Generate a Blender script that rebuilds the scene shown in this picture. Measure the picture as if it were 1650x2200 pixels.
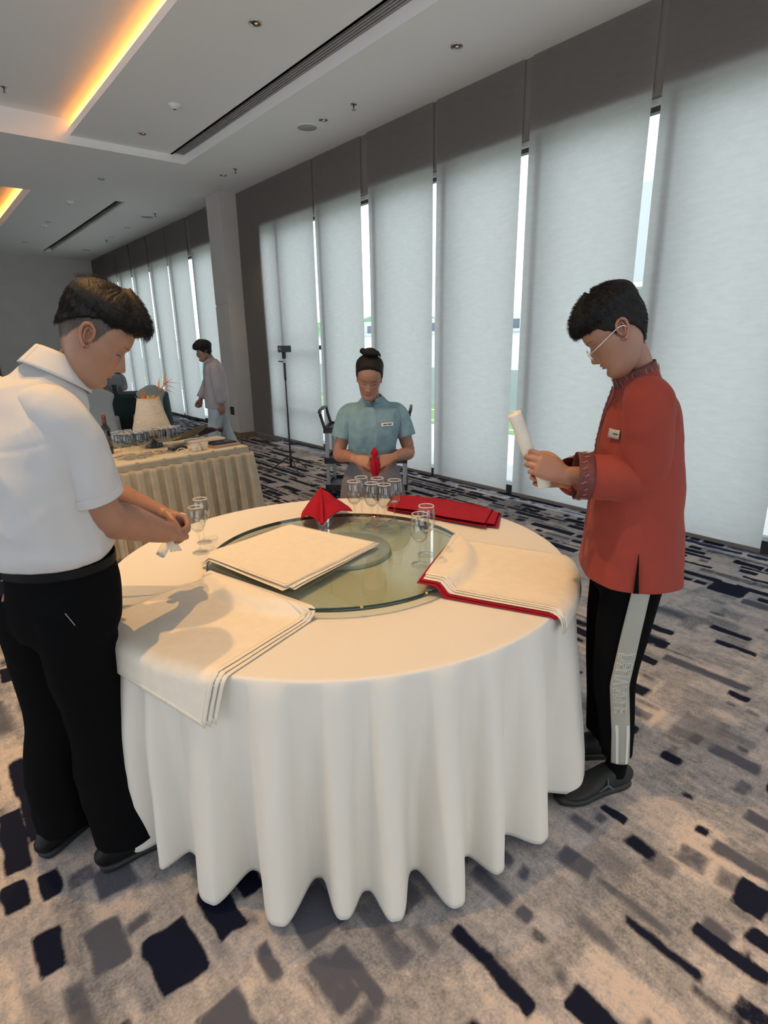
import bpy, bmesh, math, random
import numpy as np
from mathutils import Vector, Matrix

for o in list(bpy.data.objects): bpy.data.objects.remove(o)
scene = bpy.context.scene
COL = scene.collection
PI = math.pi

# ------------------------------------------------------------------ camera
F_PX, CX, CY, CAMZ = 1222.78, 825.0, 1100.0, 1.6
v1 = np.array([-218. - CX, 752. - CY, F_PX]); v2 = np.array([2390. - CX, 706. - CY, F_PX])
d1 = v1 / np.linalg.norm(v1)                      # world +Y (along the window wall)
d2 = v2 - d1 * (v2 @ d1); d2 /= np.linalg.norm(d2)  # world +X (towards the windows)
up = np.cross(d1, d2)
if up[1] > 0: up = -up
RW = np.stack([d2, d1, up], 1)
cam_d = bpy.data.cameras.new('camera'); cam = bpy.data.objects.new('camera', cam_d); COL.objects.link(cam)
cam_d.sensor_fit = 'HORIZONTAL'; cam_d.sensor_width = 36.0; cam_d.lens = F_PX / 1650 * 36.0
cam_d.clip_start = 0.05; cam_d.clip_end = 800
cam.matrix_world = Matrix(((RW[0][0], -RW[1][0], -RW[2][0], 0), (RW[0][1], -RW[1][1], -RW[2][1], 0),
                           (RW[0][2], -RW[1][2], -RW[2][2], CAMZ), (0, 0, 0, 1)))
scene.camera = cam

# ------------------------------------------------------------------ world, exposure
vs = scene.view_settings
vs.view_transform = 'Standard'; vs.look = 'None'; vs.gamma = 1.0; vs.use_curve_mapping = False
vs.exposure = 0.0
SKY = 2.85
w = bpy.data.worlds.new('sky'); scene.world = w; w.use_nodes = True
nt = w.node_tree; nt.nodes.clear()
wo = nt.nodes.new('ShaderNodeOutputWorld'); bg = nt.nodes.new('ShaderNodeBackground')
tc = nt.nodes.new('ShaderNodeTexCoord'); mp = nt.nodes.new('ShaderNodeMapping'); nz = nt.nodes.new('ShaderNodeTexNoise'); cr = nt.nodes.new('ShaderNodeValToRGB')
mp.inputs['Scale'].default_value = (1.5, 1.5, 5.0)
nz.inputs['Scale'].default_value = 2.2; nz.inputs['Detail'].default_value = 6
cr.color_ramp.elements[0].position = .36; cr.color_ramp.elements[0].color = (.50, .66, .88, 1)
cr.color_ramp.elements[1].position = .56; cr.color_ramp.elements[1].color = (.93, .975, 1.0, 1)
nt.links.new(tc.outputs['Generated'], mp.inputs[0]); nt.links.new(mp.outputs[0], nz.inputs[0])
nt.links.new(nz.outputs[0], cr.inputs[0]); nt.links.new(cr.outputs[0], bg.inputs[0]); nt.links.new(bg.outputs[0], wo.inputs[0])
bg.inputs[1].default_value = SKY

# ceiling downlights: (x, y, z, watts)
WARM = (1.0, .57, .21)
SPOTS = [(0.16, 1.72, 4.15, 215, 76), (0.46, 2.35, 4.15, 200, 76), (2.65, 1.75, 3.98, 30, 64), (0.12, 4.30, 4.15, 150, 80), (2.61, 4.72, 3.98, 90, 80),
         (4.02, 3.90, 3.88, 20, 70), (4.04, 5.90, 3.88, 20, 70), (2.62, 7.43, 3.98, 60, 80), (0.12, 7.0, 4.15, 120, 80),
         (2.65, -1.0, 3.98, 150, 66), (0.12, -1.1, 4.15, 120, 66), (-1.8, 1.95, 4.15, 90, 64), (4.06, 8.5, 3.88, 30, 70)]
def spot(x, y, z, watts, cone):
    l = bpy.data.lights.new('downlight_beam', 'SPOT'); l.energy = watts; l.color = WARM
    l.spot_size = math.radians(cone); l.spot_blend = .5; l.shadow_soft_size = .022
    o = bpy.data.objects.new('downlight_beam', l); o.location = (x, y, z - .03); COL.objects.link(o); return o
for s_ in SPOTS: spot(*s_)
def cove(x, y0, y1, z, watts):
    l = bpy.data.lights.new('cove_light', 'AREA'); l.shape = 'RECTANGLE'; l.size = .03; l.size_y = y1 - y0
    l.energy = watts; l.color = (1.0, .38, .055)
    o = bpy.data.objects.new('cove_light', l); o.location = (x, (y0 + y1) / 2, z); o.rotation_euler = (0, math.radians(180 + 58), 0)
    COL.objects.link(o); return o
cove(2.13, -4.0, 8.28, 4.10, 80)
cove(2.11, 11.0, 17.2, 4.03, 60)

# ------------------------------------------------------------------ helpers
def V(*a): return np.array(a, float)
def nrm(a): a = np.asarray(a, float); return a / (np.linalg.norm(a) + 1e-12)

def hash3(i, j, k):
    n = (i * 73856093) ^ (j * 19349663) ^ (k * 83492791)
    n = (n ^ (n >> 13)) * 1274126177
    n = n & 0x7fffffff
    return (n % 100003) / 100003.0
def vnoise(P):
    P = np.asarray(P, float); I = np.floor(P).astype(np.int64); f = P - I; f = f * f * (3 - 2 * f); r = 0
    for a in (0, 1):
        for b in (0, 1):
            for c in (0, 1):
                w_ = (f[:, 0] if a else 1 - f[:, 0]) * (f[:, 1] if b else 1 - f[:, 1]) * (f[:, 2] if c else 1 - f[:, 2])
                r = r + w_ * hash3(I[:, 0] + a, I[:, 1] + b, I[:, 2] + c)
    return r * 2 - 1
def fbm(P, oct=3):
    r = 0; a = 1.0; P = np.asarray(P, float)
    for k in range(oct): r = r + a * vnoise(P * (2 ** k) + 17.3 * k); a *= .5
    return r

MATS = {}
def mat(name, color, rough=.6, noise=None, bump=None, metal=0.0, trans=0.0, coat=0, sheen=0, ior=None, emit=None, attr=None, spec=None, sss=0, crease=None):
    if name in MATS: return MATS[name]
    m = bpy.data.materials.new(name); m.use_nodes = True; t = m.node_tree; b = t.nodes['Principled BSDF']
    b.inputs['Base Color'].default_value = (*color, 1); b.inputs['Roughness'].default_value = rough; b.inputs['Metallic'].default_value = metal
    b.inputs['Transmission Weight'].default_value = trans; b.inputs['Coat Weight'].default_value = coat; b.inputs['Sheen Weight'].default_value = sheen
    if spec is not None: b.inputs['Specular IOR Level'].default_value = spec
    if sss: b.inputs['Subsurface Weight'].default_value = sss; b.inputs['Subsurface Radius'].default_value = (.012, .005, .003); b.inputs['Subsurface Scale'].default_value = 1
    if ior: b.inputs['IOR'].default_value = ior
    if emit: b.inputs['Emission Color'].default_value = (*emit[:3], 1); b.inputs['Emission Strength'].default_value = emit[3]
    co = t.nodes.new('ShaderNodeTexCoord')
    src = None
    if attr:
        a = t.nodes.new('ShaderNodeAttribute'); a.attribute_name = attr; src = a.outputs['Color']
        t.links.new(src, b.inputs['Base Color'])
    if noise:
        n = t.nodes.new('ShaderNodeTexNoise'); n.inputs['Scale'].default_value = noise[0]; n.inputs['Detail'].default_value = 5
        t.links.new(co.outputs['Object'], n.inputs['Vector'])
        mr = t.nodes.new('ShaderNodeMapRange'); mr.inputs[1].default_value = .3; mr.inputs[2].default_value = .7
        mr.inputs[3].default_value = 1 - noise[1]; mr.inputs[4].default_value = 1 + noise[1]
        t.links.new(n.outputs[0], mr.inputs[0])
        mx = t.nodes.new('ShaderNodeMix'); mx.data_type = 'RGBA'; mx.blend_type = 'MULTIPLY'; mx.inputs[0].default_value = 1
        if src: t.links.new(src, mx.inputs[6])
        else: mx.inputs[6].default_value = (*color, 1)
        t.links.new(mr.outputs[0], mx.inputs[7]); t.links.new(mx.outputs[2], b.inputs['Base Color'])
    if bump:
        n = t.nodes.new('ShaderNodeTexNoise'); n.inputs['Scale'].default_value = bump[0]; n.inputs['Detail'].default_value = 6
        t.links.new(co.outputs['Object'], n.inputs['Vector'])
        bp = t.nodes.new('ShaderNodeBump'); bp.inputs['Strength'].default_value = bump[1]; bp.inputs['Distance'].default_value = bump[2] if len(bump) > 2 else .01
        t.links.new(n.outputs[0], bp.inputs['Height']); t.links.new(bp.outputs[0], b.inputs['Normal'])
    if crease:   # soft creases pressed into cloth
        mp_ = t.nodes.new('ShaderNodeMapping'); mp_.inputs['Scale'].default_value = crease[2] if len(crease) > 2 else (1, 1, .35); t.links.new(co.outputs['Object'], mp_.inputs[0])
        n = t.nodes.new('ShaderNodeTexNoise'); n.inputs['Scale'].default_value = crease[0]; n.inputs['Detail'].default_value = 2; n.inputs['Distortion'].default_value = .8
        t.links.new(mp_.outputs[0], n.inputs['Vector'])
        a_ = t.nodes.new('ShaderNodeMath'); a_.operation = 'SUBTRACT'; a_.inputs[1].default_value = .5; t.links.new(n.outputs[0], a_.inputs[0])
        b_ = t.nodes.new('ShaderNodeMath'); b_.operation = 'ABSOLUTE'; t.links.new(a_.outputs[0], b_.inputs[0])
        c_ = t.nodes.new('ShaderNodeMath'); c_.operation = 'POWER'; c_.inputs[1].default_value = 1.0; t.links.new(b_.outputs[0], c_.inputs[0])
        bp2 = t.nodes.new('ShaderNodeBump'); bp2.inputs['Strength'].default_value = 1; bp2.inputs['Distance'].default_value = crease[1]; bp2.invert = True
        t.links.new(c_.outputs[0], bp2.inputs['Height'])
        if bump: t.links.new(bp.outputs[0], bp2.inputs['Normal'])
        t.links.new(bp2.outputs[0], b.inputs['Normal'])
    MATS[name] = m; return m

def mesh(name, verts, faces, m=None, parent=None, smooth=True, colors=None, mats=None, fmat=None):
    """one mesh object; verts are world coordinates (offset by the parent root's location)"""
    verts = np.asarray(verts, float)
    if parent is not None: verts = verts - np.array(parent['_o'] if '_o' in parent else parent.location)
    me = bpy.data.meshes.new(name)
    if isinstance(faces, np.ndarray): faces = faces.tolist()
    me.from_pydata(verts.tolist(), [], faces)
    if colors is not None:
        ca = me.color_attributes.new('tint', 'FLOAT_COLOR', 'POINT')
        buf = np.ones((len(verts), 4)); buf[:, :3] = colors; ca.data.foreach_set('color', buf.ravel())
    if smooth: me.polygons.foreach_set('use_smooth', [True] * len(me.polygons))
    if mats:
        for q in mats: me.materials.append(q)
        if fmat is not None: me.polygons.foreach_set('material_index', fmat)
    elif m: me.materials.append(m)
    me.update()
    o = bpy.data.objects.new(name, me); COL.objects.link(o)
    if parent is not None: o.parent = parent; o['_o'] = [0, 0, 0] if False else list(parent['_o'] if '_o' in parent else parent.location)
    return o
def tag(o, label=None, cat=None, group=None, kind=None):
    if label: o['label'] = label
    if cat: o['category'] = cat
    if group: o['group'] = group
    if kind: o['kind'] = kind
    return o
def root(name, loc, label, cat, group=None):
    o = bpy.data.objects.new(name, None); COL.objects.link(o); o.location = loc; o['_o'] = list(loc); o.empty_display_size = .1
    return tag(o, label, cat, group)
def copy_tree(o, loc, rz=0, label=None, group=None):
    def rec(s, par):
        c = s.copy(); COL.objects.link(c)
        if par is not None: c.parent = par
        for ch in s.children: rec(ch, c)
        return c
    c = rec(o, None); c.location = loc; c.rotation_euler = (0, 0, rz); c['_o'] = list(loc)
    if label: c['label'] = label
    if group: c['group'] = group
    return c

class MB:
    def __init__(s): s.v = []; s.f = []; s.n = 0
    def add(s, v, f):
        v = np.asarray(v, float); s.v.append(v); s.f += [[i + s.n for i in q] for q in f]; s.n += len(v); return s
    def box(s, a, b, rz=0, piv=None, bev=0):
        x0, y0, z0 = a; x1, y1, z1 = b
        if bev > 0:
            bm = bmesh.new(); bmesh.ops.create_cube(bm, size=1)
            for q in bm.verts: q.co = Vector(((x0 + x1) / 2 + q.co.x * (x1 - x0), (y0 + y1) / 2 + q.co.y * (y1 - y0), (z0 + z1) / 2 + q.co.z * (z1 - z0)))
            bmesh.ops.bevel(bm, geom=bm.edges[:], offset=bev, segments=2, affect='EDGES', profile=.5)
            bm.verts.index_update(); v = np.array([list(q.co) for q in bm.verts]); f = [[q.index for q in fc.verts] for fc in bm.faces]; bm.free()
        else:
            v = np.array([(x, y, z) for x in (x0, x1) for y in (y0, y1) for z in (z0, z1)])
            f = [(0, 1, 3, 2), (4, 6, 7, 5), (0, 4, 5, 1), (2, 3, 7, 6), (0, 2, 6, 4), (1, 5, 7, 3)]
        if rz:
            p = np.array(piv if piv is not None else [(x0 + x1) / 2, (y0 + y1) / 2]); c, q = math.cos(rz), math.sin(rz)
            d = v[:, :2] - p; v[:, 0] = p[0] + c * d[:, 0] - q * d[:, 1]; v[:, 1] = p[1] + q * d[:, 0] + c * d[:, 1]
        return s.add(v, f)
    def tube(s, *a, **k): return s.add(*tube(*a, **k))
    def lathe(s, *a, **k): return s.add(*lathe(*a, **k))
    def obj(s, name, m, parent=None, smooth=False, **k):
        return mesh(name, np.concatenate(s.v), s.f, m, parent, smooth, **k)

def spline(P, n):
    """Catmull-Rom resample of rows of P, n samples per span"""
    P = np.asarray(P, float)
    if len(P) < 3 or n <= 1:
        if n <= 1: return P
        return np.array([P[0] + (P[-1] - P[0]) * t for t in np.linspace(0, 1, n + 1)])
    E = np.vstack([2 * P[0] - P[1], P, 2 * P[-1] - P[-2]]); out = []
    for i in range(1, len(E) - 2):
        p0, p1, p2, p3 = E[i - 1:i + 3]
        for t in np.arange(n) / n:
            out.append(.5 * ((2 * p1) + (-p0 + p2) * t + (2 * p0 - 5 * p1 + 4 * p2 - p3) * t * t + (-p0 + 3 * p1 - 3 * p2 + p3) * t ** 3))
    out.append(P[-1]); return np.array(out)

def tube(pts, ra, rb=None, hint=(0, 0, 1), n=20, sub=4, cap='round', expo=2.0, mod=None, lin=False, rf=None):
    """elliptic tube: ra along hint, rb across. rf: radius on the +B side when different."""
    pts = np.asarray(pts, float); k = len(pts)
    ra = np.broadcast_to(np.asarray(ra, float), (k,)); rb = ra if rb is None else np.broadcast_to(np.asarray(rb, float), (k,))
    rf = rb if rf is None else np.broadcast_to(np.asarray(rf, float), (k,))
    hs = np.asarray(hint, float)
    if hs.ndim == 1: hs = np.tile(hs, (k, 1))
    D = np.hstack([pts, ra[:, None], rb[:, None], rf[:, None], hs])
    if sub > 1:
        if lin or k == 2:
            D = np.array([D[i] + (D[i + 1] - D[i]) * t for i in range(k - 1) for t in np.arange(sub) / sub] + [D[-1]])
        else: D = spline(D, sub)
    P = D[:, :3]; A_ = np.maximum(D[:, 3], 1e-4); B_ = np.maximum(D[:, 4], 1e-4); C_ = np.maximum(D[:, 5], 1e-4); Hh = D[:, 6:9]
    T = np.gradient(P, axis=0); T /= np.linalg.norm(T, axis=1)[:, None] + 1e-12
    bad = np.abs((Hh * T).sum(1)) > .985 * np.linalg.norm(Hh, axis=1)
    if bad.any(): Hh = np.tile([1.0, 0.02, 0.01], (len(P), 1)) if abs(T[0][0]) < .9 else np.tile([0, 1.0, 0.01], (len(P), 1))
    U = Hh - (Hh * T).sum(1)[:, None] * T; U /= np.linalg.norm(U, axis=1)[:, None] + 1e-12
    W = np.cross(T, U)
    if cap == 'round':
        def ext(i, sg):
            rr = min(A_[i], B_[i]); rows = []
            for a in (30, 60, 82): rows.append((P[i] + sg * T[i] * rr * math.sin(math.radians(a)), math.cos(math.radians(a))))
            return rows
        e0 = ext(0, -1)[::-1]; e1 = ext(-1, 1)
        P = np.vstack([[q[0] for q in e0], P, [q[0] for q in e1]])
        A_ = np.r_[[A_[0] * q[1] for q in e0], A_, [A_[-1] * q[1] for q in e1]]
        B_ = np.r_[[B_[0] * q[1] for q in e0], B_, [B_[-1] * q[1] for q in e1]]
        C_ = np.r_[[C_[0] * q[1] for q in e0], C_, [C_[-1] * q[1] for q in e1]]
        U = np.vstack([[U[0]] * 3, U, [U[-1]] * 3]); W = np.vstack([[W[0]] * 3, W, [W[-1]] * 3])
    ph = np.arange(n) * 2 * PI / n; c = np.cos(ph); s = np.sin(ph)
    if expo != 2.0: c = np.sign(c) * np.abs(c) ** (2 / expo); s = np.sign(s) * np.abs(s) ** (2 / expo)
    m = len(P); v = []
    for i in range(m):
        k_ = 1.0 if mod is None else mod(ph, i / (m - 1))
        v.append(P[i] + np.outer(A_[i] * c * k_, U[i]) + np.outer(np.where(s > 0, C_[i], B_[i]) * s * k_, W[i]))
    v = np.concatenate(v); f = []
    for i in range(m - 1):
        for j in range(n):
            a, b = i * n + j, i * n + (j + 1) % n; f.append((a, b, b + n, a + n))
    if cap: f.append(tuple(range(n))[::-1]); f.append(tuple(range((m - 1) * n, m * n)))
    return v, f
def lathe(prof, c=(0, 0, 0), n=32, axis=None):
    """prof: list of (r, z); closed when it starts/ends on the axis"""
    v = []; f = []; ph = np.arange(n) * 2 * PI / n
    for r, z in prof: v.append(np.c_[max(r, 1e-5) * np.cos(ph), max(r, 1e-5) * np.sin(ph), np.full(n, z)])
    v = np.concatenate(v)
    for i in range(len(prof) - 1):
        for j in range(n): a, b = i * n + j, i * n + (j + 1) % n; f.append((a, b, b + n, a + n))
    if axis is not None:
        z_ = nrm(axis); x_ = nrm(np.cross((0, 0, 1) if abs(z_[2]) < .9 else (1, 0, 0), z_)); y_ = np.cross(z_, x_)
        v = v @ np.array([x_, y_, z_])
    return v + np.array(c), f
def ellipsoid(c, r, n=16, R=None):
    prof = [(math.sin(t), -math.cos(t)) for t in np.linspace(0.05, PI - .05, n)]
    v, f = lathe(prof, n=n * 2); v = v * np.array(r)
    f += [tuple(range(n * 2))[::-1], tuple(range(len(v) - n * 2, len(v)))]
    if R is not None: v = v @ np.array(R)
    return v + np.array(c), f

def remesh(parts, voxel, smooth=4, fac=.5):
    """union of closed shapes into one continuous skin (voxel remesh + smoothing)"""
    mb = MB()
    for v, f in parts: mb.add(v, f)
    me = bpy.data.meshes.new('t'); me.from_pydata(np.concatenate(mb.v).tolist(), [], mb.f); me.update()
    o = bpy.data.objects.new('t', me); COL.objects.link(o)
    r = o.modifiers.new('r', 'REMESH'); r.mode = 'VOXEL'; r.voxel_size = voxel; r.adaptivity = 0
    if smooth: q = o.modifiers.new('s', 'SMOOTH'); q.factor = fac; q.iterations = smooth
    dg = bpy.context.evaluated_depsgraph_get(); e = o.evaluated_get(dg); m2 = e.to_mesh()
    v = np.empty(len(m2.vertices) * 3); m2.vertices.foreach_get('co', v); v = v.reshape(-1, 3)
    vn = np.empty(len(m2.vertices) * 3); m2.vertices.foreach_get('normal', vn); vn = vn.reshape(-1, 3)
    nq = len(m2.polygons); lt = np.empty(nq, int); m2.polygons.foreach_get('loop_total', lt)
    li = np.empty(len(m2.loops), int); m2.loops.foreach_get('vertex_index', li)
    f = li.reshape(-1, 4) if (lt == 4).all() else [list(p.vertices) for p in m2.polygons]
    e.to_mesh_clear(); bpy.data.objects.remove(o); bpy.data.meshes.remove(me)
    return v, f, vn
def normals(v, f):
    f = np.asarray(f); a = v[f[:, 2]] - v[f[:, 0]]; b = v[f[:, 3]] - v[f[:, 1]]; fn = np.cross(a, b)
    vn = np.zeros_like(v)
    for k in range(4): np.add.at(vn, f[:, k], fn)
    return vn / (np.linalg.norm(vn, axis=1)[:, None] + 1e-12)
def cuts(v, f, planes):
    """trim an open end: planes = [(point, outward normal, radius)]"""
    bm = bmesh.new(); vs_ = [bm.verts.new(p) for p in v.tolist()]; bm.verts.ensure_lookup_table()
    for q in (f.tolist() if isinstance(f, np.ndarray) else f):
        try: bm.faces.new([vs_[i] for i in q])
        except ValueError: pass
    for p, n_, r in planes:
        p = np.array(p); co = np.array([list(q.co) for q in bm.verts]); near = np.linalg.norm(co - p, axis=1) < r
        bm.verts.index_update(); fs = [fc for fc in bm.faces if all(near[q.index] for q in fc.verts)]
        ed = {e for fc in fs for e in fc.edges}; vv = {q for fc in fs for q in fc.verts}
        bmesh.ops.bisect_plane(bm, geom=list(vv) + list(ed) + fs, plane_co=Vector(p), plane_no=Vector(nrm(n_)), clear_outer=True)
    bm.verts.index_update(); v2_ = np.array([list(q.co) for q in bm.verts]); f2 = [[q.index for q in fc.verts] for fc in bm.faces]; bm.free()
    return v2_, f2
def solid(o, t, off=-1):
    m = o.modifiers.new('thickness', 'SOLIDIFY'); m.thickness = t; m.offset = off; return o
def sheet(fn, nu, nv):
    U, W = np.meshgrid(np.linspace(0, 1, nu), np.linspace(0, 1, nv), indexing='ij')
    v = fn(U.ravel(), W.ravel()); f = [(i * nv + j, (i + 1) * nv + j, (i + 1) * nv + j + 1, i * nv + j + 1) for i in range(nu - 1) for j in range(nv - 1)]
    return v, f
def text_mesh(txt, size, extrude=.0005, outline=0.0):
    cu = bpy.data.curves.new('t', 'FONT'); cu.body = txt; cu.size = size; cu.extrude = extrude; cu.align_x = 'CENTER'; cu.align_y = 'CENTER'
    if outline: cu.fill_mode = 'NONE'; cu.bevel_depth = outline; cu.bevel_resolution = 0; cu.extrude = 0
    o = bpy.data.objects.new('t', cu); COL.objects.link(o); dg = bpy.context.evaluated_depsgraph_get(); me = o.evaluated_get(dg).to_mesh()
    v = np.array([list(q.co) for q in me.vertices]); f = [list(p.vertices) for p in me.polygons]
    o.evaluated_get(dg).to_mesh_clear(); bpy.data.objects.remove(o); bpy.data.curves.remove(cu); return v, f
# ------------------------------------------------------------------ room
M_ceil = mat('ceiling_paint', (.90, .875, .83), .9, bump=(60, .05, .002))
M_wall = mat('grey_wallcovering', (.50, .47, .43), .85, noise=(3, .04), bump=(300, .15, .001))
M_wood = mat('oak_skirting', (.20, .135, .08), .5, noise=(8, .15))
WX = 4.65      # plane the roller blinds hang in
def floor_mesh():
    xs = np.r_[np.arange(-8, -1.2, .12), np.arange(-1.2, -.4, .03), np.arange(-.4, 2.6, .0135), np.arange(2.6, 5.3, .022)]
    ys = np.r_[np.arange(-5, -.6, .2), np.arange(-.6, -.1, .03), np.arange(-.1, 2.2, .0135), np.arange(2.2, 5.6, .025), np.arange(5.6, 10.4, .05), np.arange(10.4, 18.8, .12)]
    X, Y = np.meshgrid(xs, ys, indexing='ij'); x = X.ravel(); y = Y.ravel(); rng = random.Random(7)
    navy = np.zeros(len(x)); tone = .5 + .25 * fbm(np.c_[x * .9, y * .6, x * 0], 3)
    grey = np.zeros(len(x))
    # fuzzy warp
    wx = x + .006 * vnoise(np.c_[x * 22, y * 22, x * 0]) + .006 * vnoise(np.c_[x * 7, y * 7, x * 0 + 5])
    wy = y + .007 * vnoise(np.c_[x * 22, y * 22, x * 0 + 9]) + .007 * vnoise(np.c_[x * 7, y * 7, x * 0 + 3])
    def rect(cx, cy, lx, ly, arr, amt, soft=.012):
        sel = (np.abs(x - cx) < lx / 2 + .08) & (np.abs(y - cy) < ly / 2 + .08)
        if not sel.any(): return
        dx = lx / 2 - np.abs(wx[sel] - cx); dy = ly / 2 - np.abs(wy[sel] - cy); d = np.minimum(dx, dy)
        k = np.clip(d / soft * .5 + .5, 0, 1) * amt; arr[sel] = np.maximum(arr[sel], k)
    def trect(cx, cy, lx, ly, val, amt):
        sel = (np.abs(x - cx) < lx / 2 + .05) & (np.abs(y - cy) < ly / 2 + .05)
        if not sel.any(): return
        d = np.minimum(lx / 2 - np.abs(wx[sel] - cx), ly / 2 - np.abs(wy[sel] - cy)); k = np.clip(d / .012 * .5 + .5, 0, 1) * amt
        tone[sel] = tone[sel] * (1 - k) + val * k
    for _ in range(7000):
        cx = rng.uniform(-6, 5); cy = rng.uniform(-1, 18) if rng.random() < .6 else rng.uniform(-1, 5); trect(cx, cy, rng.choice([.05, .09, .14, .22, .3]) * rng.uniform(.8, 1.2), rng.choice([.1, .16, .25, .4]) * rng.uniform(.8, 1.2), rng.random() ** .8, rng.uniform(.5, .9))
    # dashes run in rows along the window wall
    HAND = [(.265, 1.27, .13, .18, 1), (.415, 1.31, .085, .18, 1), (.04, 1.73, .06, .12, 1), (.045, 2.2, .06, .5, .95), (.9, .69, .05, .28, .85),
            (1.62, .75, .04, .10, 1), (1.64, .32, .12, .09, 1), (1.42, .30, .045, .2, 1), (3.92, 1.24, .2, .21, .95), (2.69, .74, .05, .1, 1),
            (.52, 1.42, .08, .24, .9), (-.05, 1.75, .07, .12, 1), (-.02, 2.0, .08, .3, .9), (-.12, 2.4, .1, .35, .9), (1.3, .42, .035, .22, .8),
            (1.06, .66, .05, .06, .6), (1.15, .93, .05, .1, .6), (1.78, .52, .04, .05, .8), (1.9, .62, .04, .05, .7), (3.3, 1.0, .06, .22, .9),
            (3.15, .92, .05, .2, .9), (2.2, .3, .14, .3, .9), (2.0, .12, .1, .25, .9), (.75, .55, .05, .2, .8), (.1, 1.15, .05, .1, .6), (1.52, .22, .05, .16, .9), (1.3, .2, .07, .1, .7), (.0, 1.5, .07, .14, .9), (.5, .95, .03, .12, .5), (1.0, .45, .07, .14, 1), (-.25, 2.9, .12, .3, .9), (-.3, 2.3, .07, .3, .9), (2.05, .75, .05, .08, .9), (2.1, .95, .06, .07, .9), (2.9, 1.25, .08, .2, 1), (3.05, 1.3, .06, .2, 1)]
    GREY = [(.30, 1.02, .12, .14, .9), (.45, 1.08, .05, .12, .8), (.2, .98, .05, .12, .8), (-.08, 1.25, .09, .14, .8), (.85, 1.02, .12, .14, .7), (1.35, .72, .08, .12, .8), (1.5, .8, .05, .1, .7), (.62, 1.12, .13, .16, 1), (.62, .90, .05, .2, .9), (.13, 1.42, .1, .16, .9), (.2, 1.62, .12, .12, .8), (1.2, 1.0, .1, .12, .6), (1.75, .38, .06, .2, .8), (1.55, .55, .1, .1, .6), (1.0, .35, .1, .2, .7), (2.3, .7, .2, .3, .5), (2.0, 1.0, .14, .2, .5)]
    for h in GREY: rect(*h[:4], grey, h[4])
    for h in HAND: rect(*h[:4], navy, h[4])
    xr = -6.0
    while xr < 4.9:
        wrow = rng.uniform(.035, .10); yy = -1.5
        dens = rng.random()
        while yy < 18.3:
            far = yy > 2.6 or xr > 2.6; L = rng.choice([.06, .1, .16, .24, .34, .5] if far else [.05, .08, .12, .18]) * rng.uniform(.7, 1.3)
            cl = vnoise(np.array([[xr * .9 + 3, (yy + L / 2) * .55, 4.2]]))[0] + .25 * vnoise(np.array([[xr * 3, yy * 2, 1.2]]))[0]
            far = yy > 2.6 or xr > 2.6
            p = .34 if far else .10
            if .2 < xr < 2.6 and yy < 1.6: p = -.12
            if cl + (dens - .5) * .5 > .28 - p:
                rect(xr + wrow / 2, yy + L / 2, wrow * .95, L, navy, rng.choice([1, 1, 1, .75, .55] if far else [1, .8, .6, .5, .45]), .010 if far else .02)
            elif rng.random() < (.30 if far else .5): rect(xr + wrow / 2, yy + L / 2, wrow, L, grey, rng.uniform(.3, .9), .014)
            yy += L + rng.choice([.015, .02, .03, .08, .2])
        xr += wrow + rng.choice([.012, .015, .02, .05])
    colr = np.stack([navy, np.clip(tone, 0, 1), grey], 1); nx, ny = len(xs), len(ys)
    i, j = np.meshgrid(np.arange(nx - 1), np.arange(ny - 1), indexing='ij'); a = (i * ny + j).ravel()
    f = np.stack([a, a + ny, a + ny + 1, a + 1], 1)
    return np.c_[x, y, x * 0], f, colr
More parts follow.
